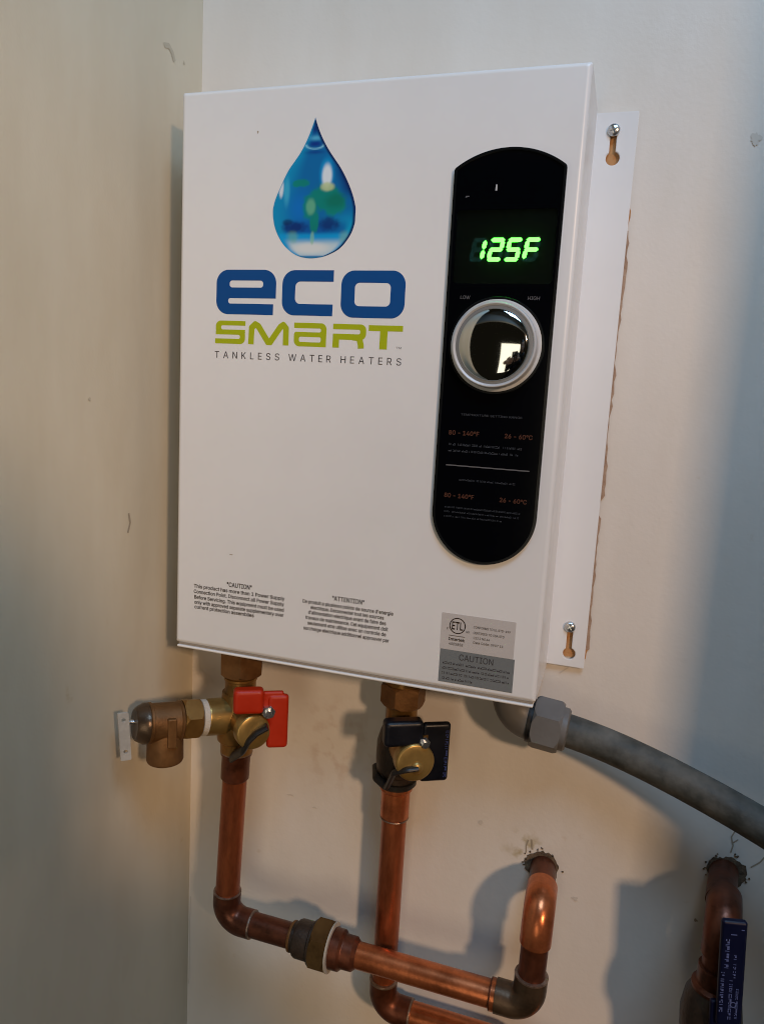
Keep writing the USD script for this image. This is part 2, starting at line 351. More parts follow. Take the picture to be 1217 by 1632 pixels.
cr2 = [scratch([(0.4545, -0.128), (0.4555, -0.122), (0.4535, -0.115), (0.4560, -0.108)], 0.0005), scratch([(0.470, -0.137), (0.476, -0.131), (0.480, -0.123)], 0.0005), scratch([(0.4555, -0.119), (0.4585, -0.116)], 0.0004)]
wallpart(back, 'crack', front(unary_union(cr2), YW - 0.0001, 0.00008), SCUFF)
wallpart(back, 'crack', front(scratch([(0.3190, 0.0045), (0.3165, 0.002), (0.3105, -0.0035)], 0.0005), YW - 0.0001, 0.00008), SCUFFL)
wallpart(back, 'crack', front(scratch([(XL + 0.0022, -0.30), (XL + 0.0012, -0.33), (XL + 0.0020, -0.36), (XL + 0.0014, -0.40)], 0.0004), YW - 0.0001, 0.00008), SCUFFL)
for cx, cz, rx, rz, m, sd in [(0.341, -0.200, 0.0025, 0.0018, SCUFFL, 5), (0.256, -0.150, 0.0018, 0.0022, SCUFFL, 6), (0.409, 0.4055, 0.0035, 0.0045, SCUFFL, 7), (0.436, -0.193, 0.0015, 0.0013, SCUFF, 8),
                              (0.100, -0.172, 0.0022, 0.0007, SCUFFL, 9), (0.075, -0.165, 0.0040, 0.0007, SCUFFL, 10)]:
    wallpart(back, 'scuff_mark', front(blotch(cx, cz, rx, rz, sd), YW - 0.00012, 0.00004), m)

def leftmark(poly, m):
    e = extr(poly, 0.00006); v = e.vertices      # drawn in (y, z) on the left wall
    wallpart(left, 'scuff_mark', trimesh.Trimesh(np.stack([XL + 0.0001 + v[:, 2], v[:, 0], v[:, 1]], 1), e.faces, process=False), m)
leftmark(scratch([(0.026, 0.478), (0.032, 0.480), (0.037, 0.477), (0.040, 0.472)], 0.0015).buffer(0.0004), SCUFFT)
leftmark(blotch(0.054, 0.476, 0.0009, 0.0012, 3), SCUFFT)
leftmark(scratch([(-0.018, 0.109), (-0.016, 0.101), (-0.0175, 0.097), (-0.019, 0.093)], 0.0010), SCUFF)
leftmark(blotch(-0.064, 0.20, 0.0012, 0.0014, 4), SCUFFT)

# ================================================================== the water heater
wh = Thing('water_heater', 'white metal tankless water heater with drop logo and lit green temperature display', 'water heater', (Wd / 2, 0.04, 0))
rc = 0.0035
prof = []
cover_pts = []
prof = sbox(0, 0, Wd, H).buffer(-0.0012).buffer(0.0012)
body = [front(prof, D - 0.002, D - 0.002 - rc)]
for k in range(6):
    a0, a1 = k / 6 * math.pi / 2, (k + 1) / 6 * math.pi / 2
    y0, y1 = rc - rc * math.sin(a0), rc - rc * math.sin(a1)
    body.append(front(prof.buffer(-rc * (1 - math.cos((a0 + a1) / 2)) if k < 5 else -rc * (1 - math.cos(a1)) * 0.93), y0, y0 - y1))
# one clean shell instead of stacked steps: loft rings of the outline
def loft_shell(w, h, depth, r, n=8, cr=0.0015):
    rings = []
    def ring(x0, z0, x1, z1, y, c):
        pts = []
        for (cx, cz, a0) in ((x1 - c, z1 - c, 0), (x0 + c, z1 - c, 90), (x0 + c, z0 + c, 180), (x1 - c, z0 + c, 270)):
            for q in range(7):
                a = math.radians(a0 + q * 15); pts.append((cx + c * math.cos(a), y, cz + c * math.sin(a)))
        return np.array(pts)
    rings.append(ring(0, 0, w, h, depth, cr))
    for k in range(n + 1):
        a = k / n * math.pi / 2; i = r * (1 - math.cos(a)); rings.append(ring(i, i, w - i, h - i, r - r * math.sin(a), max(cr, 0.003) - 0.0 if False else cr))
    m = len(rings[0]); v = np.vstack(rings + [np.array([[w / 2, depth, h / 2], [w / 2, 0, h / 2]])]); f = []
    R = len(rings)
    for i in range(R - 1):
        for j in range(m):
            k = (j + 1) % m; f += [(i * m + j, (i + 1) * m + k, i * m + k), (i * m + j, (i + 1) * m + j, (i + 1) * m + k)]
    for j in range(m):
        k = (j + 1) % m; f += [(R * m, j, k), (R * m + 1, (R - 1) * m + k, (R - 1) * m + j)]
    t = trimesh.Trimesh(v, np.array(f), process=False)
    if t.volume < 0: t.invert()
    return t
cover = wh.add('cover', loft_shell(Wd, H, D - 0.002, rc), ENAMEL, smooth=35)
wh.add('bottom_gap', front(sbox(0.002, -0.0018, Wd - 0.002, 0.0004), D - 0.004, D - 0.007), SHADOWGAP)
wh.add('bottom_tray', place(rbox((Wd - 0.003, D - 0.0035, 0.0018), 0.0007, 1), (Wd / 2, (D - 0.0035) / 2 + 0.0004, -0.0028), (0, 0, 1), (0, 1, 0)) if False else
       trimesh.Trimesh(rbox((Wd - 0.003, D - 0.0035, 0.0020), 0.0008, 1).vertices + [Wd / 2, (D - 0.0035) / 2 + 0.0004, -0.0029], rbox((Wd - 0.003, D - 0.0035, 0.0020), 0.0008, 1).faces, process=False), ENAMEL_LIP, smooth=30)
def keyhole(cx, z_screw, z_hole):
    return unary_union([Point(cx + 0.0007, z_hole).buffer(0.0049), sbox(cx - 0.0023, z_hole, cx + 0.0023, z_screw + 0.002)])
plate = sbox(-0.026, 0.0045, 0.3292, 0.4275).buffer(-0.001).buffer(0.001)
for cx, zs_, zh in [(0.3129, 0.4148, 0.3955), (0.3160, 0.0375, 0.0155), (-0.0155, 0.4148, 0.3955), (-0.0155, 0.0375, 0.0155)]:
    plate = plate.difference(keyhole(cx, zs_, zh))
wh.add('mounting_plate', bevelled(plate, 0.0802, 0.0022, 0.0007, 3), ENAMEL, smooth=30, label='white steel mounting plate with keyhole slots along the sides')
# --- control panel
def panel_outline():
    arc = lambda cx, cz, r, a0, a1, n=40: [(cx + r * math.cos(math.radians(a)), cz + r * math.sin(math.radians(a))) for a in np.linspace(a0, a1, n)]
    x0, x1 = 0.2148, 0.2896; cx = (x0 + x1) / 2; hw = (x1 - x0) / 2
    sag = 0.0125; R = (hw ** 2 + sag ** 2) / (2 * sag); zc = 0.3812 - R; a = math.degrees(math.asin(hw / R))
    top = arc(cx, zc, R, 90 - a, 90 + a)
    bot = arc(cx, 0.1355, hw, 180, 360)
    return Polygon(top + bot).buffer(-0.003).buffer(0.003)
po = panel_outline()
WIN = sbox(0.2185, 0.2935, 0.2862, 0.3420).buffer(-0.003).buffer(0.003)
pan = wh.add('control_panel', front(po.buffer(-0.0019).difference(WIN), 0.0, 0.0021), BLACKG, smooth=30, label='glossy black control panel with rounded ends')
wh.add('bezel', bevelled(po.difference(po.buffer(-0.0020)), 0.0, 0.0034, 0.0010, 3), BLACKP, smooth=50, parent=pan)
PY = -0.0021
wh.add('indicator_window', front(sbox(0.2437, 0.3540, 0.2449, 0.3578), PY, 0.0003), plain('pale_window', (0.45, 0.45, 0.45), 0.3), parent=pan)
wh.add('chip_mark', front(unary_union([sbox(0.2238, 0.3505, 0.2262, 0.3511), sbox(0.2235, 0.3501, 0.2246, 0.3505)]), PY, 0.0001), PRINT_LINE, parent=pan)
# display: slanted seven-segment digits
dsp = wh.add('display', front(WIN, 0.0, 0.0002), LEDBASE, label='four digit display reading 125F in green')
def seg(name, x, z, w, h, t):
    g = t * 0.12; m_ = t / 2; zm = z + h / 2
    def hor(zc): return Polygon([(x + g, zc), (x + m_ + g, zc + m_), (x + w - m_ - g, zc + m_), (x + w - g, zc), (x + w - m_ - g, zc - m_), (x + m_ + g, zc - m_)])
    def ver(xc, za, zb): return Polygon([(xc, za + g), (xc + m_, za + m_ + g), (xc + m_, zb - m_ - g), (xc, zb - g), (xc - m_, zb - m_ - g), (xc - m_, za + m_ + g)])
    return {'a': lambda: hor(z + h - m_), 'g': lambda: hor(zm), 'd': lambda: hor(z + m_), 'f': lambda: ver(x + m_, zm, z + h - m_), 'e': lambda: ver(x + m_, z + m_, zm),
            'b': lambda: ver(x + w - m_, zm, z + h - m_), 'c': lambda: ver(x + w - m_, z + m_, zm)}[name]()
Z0, HH, SW, SH_ = 0.3086, 0.0153, 0.0098, 0.0026
lit = ['bc', 'abged', 'afgcd', 'aefg']
for i, x in enumerate([0.2288, 0.2409, 0.2527, 0.2647]):
    for s in 'abcdefg':
        g = seg(s, x, Z0, SW, HH, SH_).buffer(0.00012)
        g = affinity.affine_transform(g, [1, 0.16, 0, 1, -0.16 * Z0 - 0.0004, 0])
        on = s in lit[i]
        wh.add('segment' if on else 'unlit_segment', front(g, -0.0002, 0.0003 if on else 0.0001), LED if on else LEDOFF, smooth=False, parent=dsp)
wh.add('display_window', front(WIN.buffer(-0.00002), PY + 0.00022, 0.0002), HAZY, smooth=False, parent=dsp)
# knob
KC = np.array([0.2519, 0.0, 0.2522])
kn = wh.add('knob', lathe([(0, 0.0316), (0.0012, 0.0316), (0.0016, 0.0308), (0.0016, 0.0292), (0.004, 0.0290), (0.0088, 0.0288), (0.0098, 0.0285), (0.0102, 0.0280), (0.0102, 0.0274), (0.0097, 0.0267), (0.0090, 0.0262), (0.0090, 0.0)], KC + [0, PY, 0], (0, -1, 0), 96), SATIN, smooth=35, label='round silver temperature knob with a mirror dome')
wh.add('knob_seat', lathe([(0, 0.0330), (0.0010, 0.0330), (0.0014, 0.0326), (0.0014, 0.0300)], KC + [0, PY, 0], (0, -1, 0), 96), BLACKP, smooth=30, parent=kn)
wh.add('dish', lathe([(0.0086, 0.0266), (0.0091, 0.0264), (0.0093, 0.0258), (0.0093, 0.0240), (0.0093, 0.0)], KC + [0, PY, 0], (0, -1, 0), 96), DISH, smooth=35, parent=kn)
dp = [(0.0090, 0.0243)] + [(0.0092 + 0.0044 * math.cos(a), 0.0242 * math.sin(a)) for a in np.linspace(math.pi / 2, 0.02, 24)]
wh.add('dome', lathe(dp, KC + [0, PY, 0], (0, -1, 0), 96), CHROME, smooth=40, parent=kn)
# panel print
def ptext(name, s, h, x0, x1, z, m, bold=False, y=PY, parent=pan):
    return wh.add(name, onfront(text2d(s, h, x0, z, x1 - x0, bold=bold), y), m, smooth=False, parent=parent)
ptext('panel_print', 'LOW', 0.0023, 0.2248, 0.2315, 0.2832, PRINT_LINE)
ptext('panel_print', 'HIGH', 0.0023, 0.2710, 0.2790, 0.2832, PRINT_LINE)
ptext('panel_print', 'TEMPERATURE SETTING RANGE', 0.0014, 0.2309, 0.2738, 0.2035, PRINT_DIM)
ptext('panel_print', '80 - 140°F', 0.0030, 0.2230, 0.2448, 0.1896, PRINT_ORANGE, True)
ptext('panel_print', '26 - 60°C', 0.0030, 0.2628, 0.2820, 0.1896, PRINT_ORANGE, True)
for z, x1, h in [(0.1820, 0.2760, 0.0015), (0.1776, 0.2738, 0.0014), (0.1370, 0.2787, 0.0011), (0.1337, 0.2772, 0.0011), (0.1303, 0.2650, 0.0011)]:
    wh.add('panel_print', front(marks(0.2236, x1, z, h), PY, 0.0001), PRINT_DIM, smooth=False, parent=pan)
wh.add('panel_line', front(sbox(0.2226, 0.1674, 0.2818, 0.1682), PY, 0.0001), PRINT_LINE, parent=pan)
wh.add('panel_print', front(marks(0.2329, 0.2726, 0.1573, 0.0012, 0.1), PY, 0.0001), PRINT_DIM, smooth=False, parent=pan)
ptext('panel_print', '80 - 140°F', 0.0030, 0.2228, 0.2444, 0.1446, PRINT_ORANGE, True)
ptext('panel_print', '26 - 60°C', 0.0030, 0.2628, 0.2818, 0.1446, PRINT_ORANGE, True)

# --- logo lettering (all flat print, 0.1 mm)
def rr(x0, z0, x1, z1, r):
    return sbox(x0 + r, z0 + r, x1 - r, z1 - r).buffer(r, quad_segs=12)
T = lambda *q: [c * mm for c in q]
def mmshape(g): return affinity.scale(g, mm, mm, origin=(0, 0))
def corner_cut(outer, r, corners):      # squares off chosen corners of a rounded outline
    x0, z0, x1, z1 = outer.bounds
    for c in corners:
        outer = outer.union({'tr': sbox(x1 - r, z1 - r, x1, z1), 'br': sbox(x1 - r, z0, x1, z0 + r), 'tl': sbox(x0, z1 - r, x0 + r, z1), 'bl': sbox(x0, z0, x0 + r, z0 + r)}[c])
    return outer
e_ = rr(32.9, 269.6, 83.3, 302.6, 10).difference(rr(44.2, 289.6, 72.5, 294.7, 2.2)).difference(sbox(44.5, 277.6, 84, 281.7).union(Point(45.2, 279.65).buffer(2.05)))
e_ = e_.difference(sbox(81.3, 269, 84, 281.6)); e_ = e_.union(sbox(70, 269.6, 81.3, 277.6))
c_ = corner_cut(rr(88.4, 269.8, 129.3, 302.5, 10), 10, ['tr', 'br']).difference(corner_cut(rr(99.0, 278.2, 131, 294.3, 4), 4, ['tr', 'br']))
o_ = rr(135.5, 269.1, 184.2, 302.4, 10).difference(rr(146.1, 277.4, 173.3, 293.8, 3.5))
wh.add('logo_letter', front(mmshape(e_), 0, 0.0001), BLUE, smooth=False)
wh.add('logo_letter', front(mmshape(c_), 0, 0.0001), BLUE, smooth=False)
wh.add('logo_letter', front(mmshape(o_), 0, 0.0001), BLUE, smooth=False)
def stroke(pts, w, r=2.4):
    return LineString(pts).buffer(w / 2, cap_style=2, join_style=1, quad_segs=10)
th = 4.0
def rail(z, x0, x1): return sbox(x0, z, x1, z + th)
s_o = corner_cut(rr(33.0, 254.3, 58.4, 264.7, 4.2), 4.2, ['tr']).difference(corner_cut(rr(37.6, 258.1, 60, 261.2, 1.4), 1.4, ['tr', 'br']))
s_u = corner_cut(rr(32.6, 247.4, 58.4, 258.1, 4.2), 4.2, ['bl']).difference(corner_cut(rr(31, 251.2, 54.0, 254.3, 1.4), 1.4, ['tl', 'bl']))
s_ = s_o.difference(sbox(32, 247, 60, 254.3)).union(s_u.difference(sbox(32, 258.11, 60, 270))).union(sbox(40, 254.3, 54, 258.1))
s_ = s_.union(rr(33.0, 254.3, 58.4, 258.1, 1.8)).intersection(rr(30, 247.4, 58.4, 264.7, 3.5).union(sbox(30, 247.4, 40, 264.7)).union(sbox(50, 258.0, 58.4, 264.7)))
s_ = s_.difference(sbox(30, 254.3, 33.0, 270))
m_ = unary_union([stroke([(63.5, 247.6), (63.9, 260), (66.8, 262.6), (69.5, 261.2), (77.9, 249.5), (79.6, 249.5), (88.0, 261.2), (90.2, 262.6), (92.6, 260), (92.6, 247.6)], 4.7)]).intersection(sbox(60, 247.4, 96, 264.9))
a_ = corner_cut(rr(99.2, 247.3, 125.3, 264.6, 4.5), 4.5, ['br', 'tl']).difference(corner_cut(rr(98, 257.9, 121.0, 260.7, 1.3), 1.3, ['tl', 'bl'])).difference(rr(103.4, 250.6, 121.0, 254.4, 1.3))
a_ = a_.difference(sbox(99, 256.0, 101, 258).difference(Point(101.5, 256.0).buffer(2.2)))
r1 = corner_cut(rr(130.5, 253.2, 156.4, 264.5, 4.5), 4.5, ['tl', 'bl']).difference(corner_cut(rr(129, 257.4, 151.8, 260.6, 1.3), 1.3, ['tl', 'bl']))
r_l = unary_union([sbox(130.5, 247.3, 135.6, 257.2), stroke([(146, 255.2), (151.2, 254.8), (152.6, 250), (152.8, 247.2)], 4.6)])
rr_ = unary_union([r1, r_l])
t_ = unary_union([sbox(158.2, 260.1, 184.1, 264.2), sbox(167.0, 247.2, 172.7, 261)])
for g in (s_, m_, a_, rr_, t_):
    wh.add('logo_letter', front(mmshape(g.buffer(0)), 0, 0.0001), GREEN, smooth=False)
wh.add('trademark', onfront(text2d('TM', 0.0015, 0.1795, 0.2479, 0.0042), 0), INKG, smooth=False)
def spaced(name, words, h, z, m, y=0.0):
    """capitals spread evenly over the width of each word"""
    out = []
    for s, x0, x1 in words:
        ms = [meshkit.text_mesh(c, h, 0.0001) for c in s]; ws = [q.vertices[:, 0].max() - q.vertices[:, 0].min() for q in ms]
        k = 0.98; gap = (x1 - x0 - sum(ws) * k) / (len(s) - 1); x = x0
        for q, w in zip(ms, ws):
            v = q.vertices.copy(); v[:, 0] = (v[:, 0] - v[:, 0].min()) * k + x; v[:, 1] += z; x += w * k + gap
            out.append(onfront(trimesh.Trimesh(v, q.faces, process=False), y))
    return wh.add(name, cat(*out), m, smooth=False)
spaced('tagline', [('TANKLESS', 0.0325, 0.0877), ('WATER', 0.0954, 0.1297), ('HEATERS', 0.1375, 0.1842)], 0.0051, 0.2363, INK)

# --- water drop emblem: printed art, its own colours
def drop_mesh():
    zk = np.array([310.8, 311.6, 313.2, 317.0, 322, 330.8, 337, 344.5, 350, 355.9, 364, 373.1, 380, 384.7, 393, 402, 407.8])
    xl = np.array([109.5, 103.5, 98.5, 92.2, 87, 81.6, 79.6, 78.7, 79.6, 81.8, 85.6, 90.6, 96, 99.5, 104.2, 108, 110.0])
    xr = np.array([111.5, 118.5, 124, 131.9, 137.2, 142.4, 143.8, 143.8, 142.6, 140.5, 136.6, 131.0, 125.6, 122.0, 116.6, 112.2, 110.1])
    z = np.concatenate([np.linspace(310.8, 313, 12, endpoint=False), np.linspace(313, 407.8, 130)])
    from scipy.interpolate import PchipInterpolator
    L, R = PchipInterpolator(zk, xl)(z), PchipInterpolator(zk, xr)(z)
    nu = 90; u = np.linspace(0, 1, nu)
    X = L[:, None] + (R - L)[:, None] * u; Z = np.repeat(z[:, None], nu, 1); U = np.repeat(u[None], len(z), 0)
    col = np.zeros(X.shape + (3,)); A = lambda r, g, b: np.array(rgb(r, g, b)) * 1.55
    def mixin(c, w): col[:] = col * (1 - np.clip(w, 0, 1)[..., None]) + np.array(c) * np.clip(w, 0, 1)[..., None]
    gs = lambda cx, cz, sx, sz, p=2: np.exp(-(np.abs((X - cx) / sx) ** p + np.abs((Z - cz) / sz) ** p))
    sm = lambda a, b, t: np.clip((t - a) / (b - a), 0, 1) ** 2 * (3 - 2 * np.clip((t - a) / (b - a), 0, 1))
    col[:] = A(0, 84, 136)
    mixin(A(0, 118, 158), sm(0.35, 0.0, U) * 0.9)                      # cyan left flank
    mixin(A(0, 128, 165), sm(348, 330, Z) * sm(0.55, 0.95, U))         # lower right cyan
    mixin(A(0, 92, 168), gs(100, 346, 9, 12) * 0.7)
    n = meshkit.fbm(np.stack([X * 0.30, Z * 0.30, 0 * X], -1), 4, 5) - 0.5
    blob = lambda cx, cz, sx, sz, k=0.5, w=0.25: sm(1 + w, 1 - w, np.hypot((X - cx) / sx, (Z - cz) / sz) + k * n)
    mixin(A(0, 60, 128), sm(340, 332, Z) * sm(0.06, 0.16, U) * sm(0.97, 0.86, U) * 0.7)
    land = np.maximum.reduce([blob(120.5, 353, 14, 8.5), blob(127, 349, 9.5, 8), blob(109, 347, 6, 9.5), blob(100, 363.5, 7, 2.6, 0.9), blob(112, 337, 3.6, 9)])
    mixin(A(0, 112, 76), land * sm(324, 332, Z) * 0.72)
    mixin(A(0, 84, 62), blob(128, 351, 7, 5, 0.4, 0.6) * 0.55)
    mixin(A(86, 146, 116), blob(109, 347, 3.6, 5.5, 0.2, 0.35) * 0.75)
    mixin(A(0, 30, 88), blob(97, 333, 8.5, 3.4, 0.8, 0.5) * (1 - land) * 0.85); mixin(A(0, 34, 90), blob(123.5, 335, 8, 4.2, 0.9, 0.5) * (1 - land) * 0.85); mixin(A(0, 20, 62), blob(91, 336.5, 4, 2.0, 0.4, 0.4) * 0.6)
    mixin(A(0, 126, 178), sm(330, 326.5, Z) * 0.9)
    mixin(A(158, 174, 178), 0.9 * sm(326, 319.5, Z) * sm(0.02, 0.16, U) * sm(0.985, 0.86, U))      # pale foot of the drop
    mixin(A(184, 184, 180), blob(110, 318, 14, 3.6, 0, 0.5) * 0.7)
    mixin(A(96, 146, 96), blob(95.5, 326, 4, 3.6, 0.7, 0.6) * 0.4); mixin(A(112, 152, 108), blob(136, 325.5, 3.4, 3.6, 0.7, 0.6) * 0.4); mixin(A(110, 158, 124), blob(111, 325, 1.6, 4.5, 0.4) * 0.6)
    mixin(A(0, 140, 192), blob(120.6, 369.5, 5.2, 10, 0, 0.4) * 0.6)
    mixin(A(186, 192, 194), blob(120.8, 368, 3.7, 7.8, 0, 0.35) * 0.9)                              # printed gloss
    mixin(A(150, 164, 118), blob(121.5, 360.5, 5.0, 3.0, 0.2, 0.35) * 0.85)
    mixin(A(176, 184, 190), blob(85.0, 361, 1.8, 7, 0, 0.3) * 0.95); mixin(A(60, 156, 180), blob(89.5, 358, 2.2, 9, 0, 0.6) * 0.5)
    mixin(A(0, 30, 96), gs(110.2, 400, 2.2, 3) * 0.9); mixin(A(70, 150, 180), gs(111, 394, 4.5, 1.6) * 0.8)
    mixin(A(0, 40, 110), gs(110.8, 390, 5, 1.9, 3)); ring = np.abs(np.hypot((X - 110.6) / 7.2, (Z - 390) / 3.3) - 1)
    mixin(A(110, 170, 190), np.exp(-(ring / 0.14) ** 2) * (Z < 390) * 0.85); mixin(A(0, 50, 112), gs(111, 384.4, 7, 1.3) * 0.9)
    mixin(A(0, 34, 92), sm(0.80, 1.0, U) * sm(382, 366, Z) * sm(350, 360, Z) * 0.9)
    wid = (R - L)[:, None]
    er = (1 - U) * wid; el = U * wid
    mixin(A(0, 28, 72), sm(2.8, 1.1, er) * 0.95); mixin(A(20, 110, 150), sm(1.1, 0.2, el) * sm(318, 330, Z) * 0.8)
    mixin(A(0, 92, 140), sm(2.6, 1.2, Z - 310.8) * 0.95)
    nz = len(z); v = np.stack([X.ravel() * mm, np.full(X.size, -0.0001), Z.ravel() * mm], 1)
    i, j = np.meshgrid(np.arange(nz - 1), np.arange(nu - 1), indexing='ij'); a = (i * nu + j).ravel()
    f = np.vstack([np.stack([a, a + 1, a + nu + 1], 1), np.stack([a, a + nu + 1, a + nu], 1)])
    return v, f, col.reshape(-1, 3)
DROP = mat('drop_print', {'a': ('attribute', {'attribute': 'tint'}), 'p': ('principled_bsdf', {'roughness': 0.45, 'specular_ior_level': 0.2})}, [('a.color', 'p.base_color')])
v, f, col = drop_mesh()
dm = usdkit.mesh(stage, numbered(wh.path, 'drop_emblem'), trimesh.Trimesh(v - wh.loc, f, process=False), DROP, smooth=False)
UsdGeom.PrimvarsAPI(dm).CreatePrimvar('tint', Sdf.ValueTypeNames.Color3fArray, 'vertex').Set(Vt.Vec3fArray.FromNumpy(col.astype(np.float32)))
meta(dm.GetPrim(), label='printed blue water drop with green land shapes')

# --- notices and labels
def lines(name, rows, h, m, bold=False, title=None):
    out = []
    for s, x0, x1, z in rows: out.append(onfront(text2d(s, h, x0 * mm, z * mm, (x1 - x0) * mm, bold=bold), 0))
    if title: out.append(onfront(text2d(title[0], h * 1.25, title[1] * mm, title[3] * mm, (title[2] - title[1]) * mm, bold=True), 0))
    return wh.add(name, cat(*out), m, smooth=False)
lines('caution_notice', [('This product has more than 1 Power Supply', 17.3, 99.2, 49.6), ('Connection Point. Disconnect all Power Supply', 17.3, 98.8, 45.0), ('Before Servicing. This equipment must be used', 17.8, 98.8, 40.3),
      ('only with approved separate supplementary over', 18.0, 98.8, 36.0), ('current protection assemblies', 18.2, 72.7, 32.0)], 0.0029, INKB, True, ('"CAUTION"', 47.8, 70.1, 54.4))
lines('caution_notice', [("Ce produit a plusieurs points de source d'energie", 114.5, 189.2, 50.2), ('electrique. Deconnecter tout les sources', 121.7, 182.0, 46.0), ("d'alimentation electrique avant de faire des", 119.8, 183.9, 41.8),
      ('travaux de maintenance. Cet equipement doit', 117.7, 185.8, 37.4), ('seulement etre utilise avec un controle de', 119.6, 184.4, 33.1), ('surcharge electrique additionnel approuver par', 116.3, 187.1, 28.6)], 0.0028, INKB, True, ('"ATTENTION"', 139.5, 165.7, 55.4))
lb = wh.add('rating_label', front(sbox(0.2267, 0.0306, 0.2815, 0.0584).buffer(-0.0008).buffer(0.0008), 0, 0.00012), LABEL_SILVER, label='silver certification label above the slate caution label')
LY = -0.00012
circ = Point(0.2390, 0.0495).buffer(0.0061, quad_segs=24).difference(Point(0.2390, 0.0495).buffer(0.0054, quad_segs=24))
etl = [onfront(text2d('ETL', 0.0058, 0.2348, 0.0466, 0.0084, bold=True), LY), front(circ, LY, 0.0001), front(sbox(0.2330, 0.0415, 0.2450, 0.0419), LY, 0.0001),
       onfront(text2d('Intertek', 0.0022, 0.2329, 0.0380, 0.0122, bold=True), LY), onfront(text2d('4005858', 0.0020, 0.2334, 0.0344, 0.0106), LY),
       onfront(text2d('c', 0.0022, 0.2310, 0.0460, 0.0012), LY), onfront(text2d('us', 0.0020, 0.2458, 0.0453, 0.0022), LY)]
wh.add('certification_mark', cat(*etl), INKB, smooth=False, parent=lb)
rows = [('CONFORMS TO UL STD-499', 250.9, 277.8, 49.6), ('CERTIFIED TO CSA STD', 251.1, 273.7, 45.3), ('C22.2 NO.64', 251.4, 263.4, 41.5), ('Date Code: 0907 11', 251.6, 273.6, 38.0)]
wh.add('label_print', cat(*[onfront(text2d(s, 0.0017, a * mm, z * mm, (b - a) * mm), LY) for s, a, b, z in rows]), INKB, smooth=False, parent=lb)
lb2 = wh.add('caution_label', front(sbox(0.2272, 0.0050, 0.2826, 0.0305), 0, 0.00012), LABEL_GREY, label='slate grey caution label at the lower right corner')
wh.add('label_print', onfront(text2d('CAUTION', 0.0045, 0.2419, 0.0237, 0.0254), LY), INK, smooth=False, parent=lb2)
rows = [(0.2297, 0.2790, 0.0193), (0.2297, 0.2790, 0.0153), (0.2297, 0.2794, 0.0113), (0.2299, 0.2523, 0.0073)]
wh.add('label_print', front(unary_union([marks(a, b, z, 0.0018, 0.08) for a, b, z in rows]), LY, 0.0001), INK, smooth=False, parent=lb2)
wh.add('scuff', front(blotch(0.0646, 0.4002, 0.0006, 0.0009, 1), 0, 0.00008), SCUFF)
wh.add('scuff', front(scratch([(0.0495, 0.0813), (0.0515, 0.0811), (0.0522, 0.0814)], 0.0003), 0, 0.00008), SCUFF)

# --- the two screws that hold it
def screw(cx, cz, label, rot):
    t = Thing('mounting_screw', label, 'screw', (cx, 0.078, cz), 'screws holding the heater plate')
    R = 0.0045
    h = m3.Manifold.revolve(m3.CrossSection([np.array([(0, 0), (R, 0), (R, 0.0008)] + [(R * math.cos(a), 0.0008 + 0.0024 * math.sin(a)) for a in np.linspace(0.15, math.pi / 2, 10)])]), 40)
    for q in range(2):
        h = h - m3.Manifold.cube([0.0052, 0.0011, 0.003], True).rotate([0, 0, rot + 90 * q]).translate([0, 0, 0.0032])
    t.add('head', place(h, (cx, 0.0778, cz), (0, -1, 0)), ZINC, smooth=30)
    t.add('shank', lathe([(0, 0.0019), (0.012, 0.0019)], (cx, 0.079, cz), (0, 1, 0), 16), ZINC)
screw(0.3127, 0.4148, 'shiny zinc screw in the upper keyhole beside the control panel', 20)
screw(0.3155, 0.0380, 'shiny zinc screw in the lower keyhole near the caution label', 35)

# ================================================================== hot side service valve
Eh = np.array([0.87, 0.493, 0]); Nh = np.array([0.493, -0.87, 0]); UP = np.array([0, 0, 1.0])
TH = np.array([0.0478, 0.025, -0.067])
hv = Thing('service_valve', 'brass isolation valve with red lever under the heater at left', 'valve', TH)
hv.add('union_nut', hexnut((0.0500, 0.025, -0.0278), (0, 0, 1), 0.0236, 0.0195, 0.95), BRASSD, smooth=25)
hv.add('tailpiece', lathe([(0, 0.0132), (0.012, 0.0132), (0.013, 0.0142), (0.015, 0.0142), (0.0155, 0.0125), (0.020, 0.0125)], (0.0492, 0.025, -0.0455), (0, 0, 1)), BRASS)
hv.add('valve_body', cat(lathe([(0, 0.0118), (0.001, 0.0140), (0.011, 0.0142), (0.013, 0.0168), (0.020, 0.0180), (0.033, 0.0182), (0.044, 0.0170), (0.050, 0.0140), (0.056, 0.0135)], (0.0470, 0.025, -0.1005), (0.0014, 0, 1))), BRASS)
uR = np.array([-0.66, -0.751, 0.10])
vC = np.array([0.70, -0.70, 0.08]); vC /= np.linalg.norm(vC)
hv.add('branch', lathe([(0.0, 0.0158), (0.0285, 0.0155), (0.030, 0.0145)], TH + [0, 0, 0.001], uR), BRASSY)
hv.add('drain_neck', lathe([(0, 0.0118), (0.030, 0.0118), (0.031, 0.0130), (0.034, 0.0130)], TH + [0, 0, 0.0005], vC), BRASS)
CH = TH + vC * 0.034 + [0, 0, 0.0005]
dc = hv.add('drain_cap', lathe([(0, 0.0138), (0.001, 0.0146), (0.0085, 0.0146), (0.0098, 0.0140), (0.0105, 0.0128), (0.0112, 0.0085), (0.0112, 0.003)], CH, vC, 56), BRASSY, smooth=35)
hv.add('rivet', lathe([(0, 0.0022), (0.0018, 0.0020), (0.0026, 0.0010)], CH + vC * 0.0130, vC, 20), ZINC, parent=dc)
def strap(path, w=0.0055, t=0.0011):
    return tube(path, 1.0, 14, (w, t)) if False else tube(path, w * 0.5, 12, (1.0, 0.42))
pc = CH + vC * 0.0125
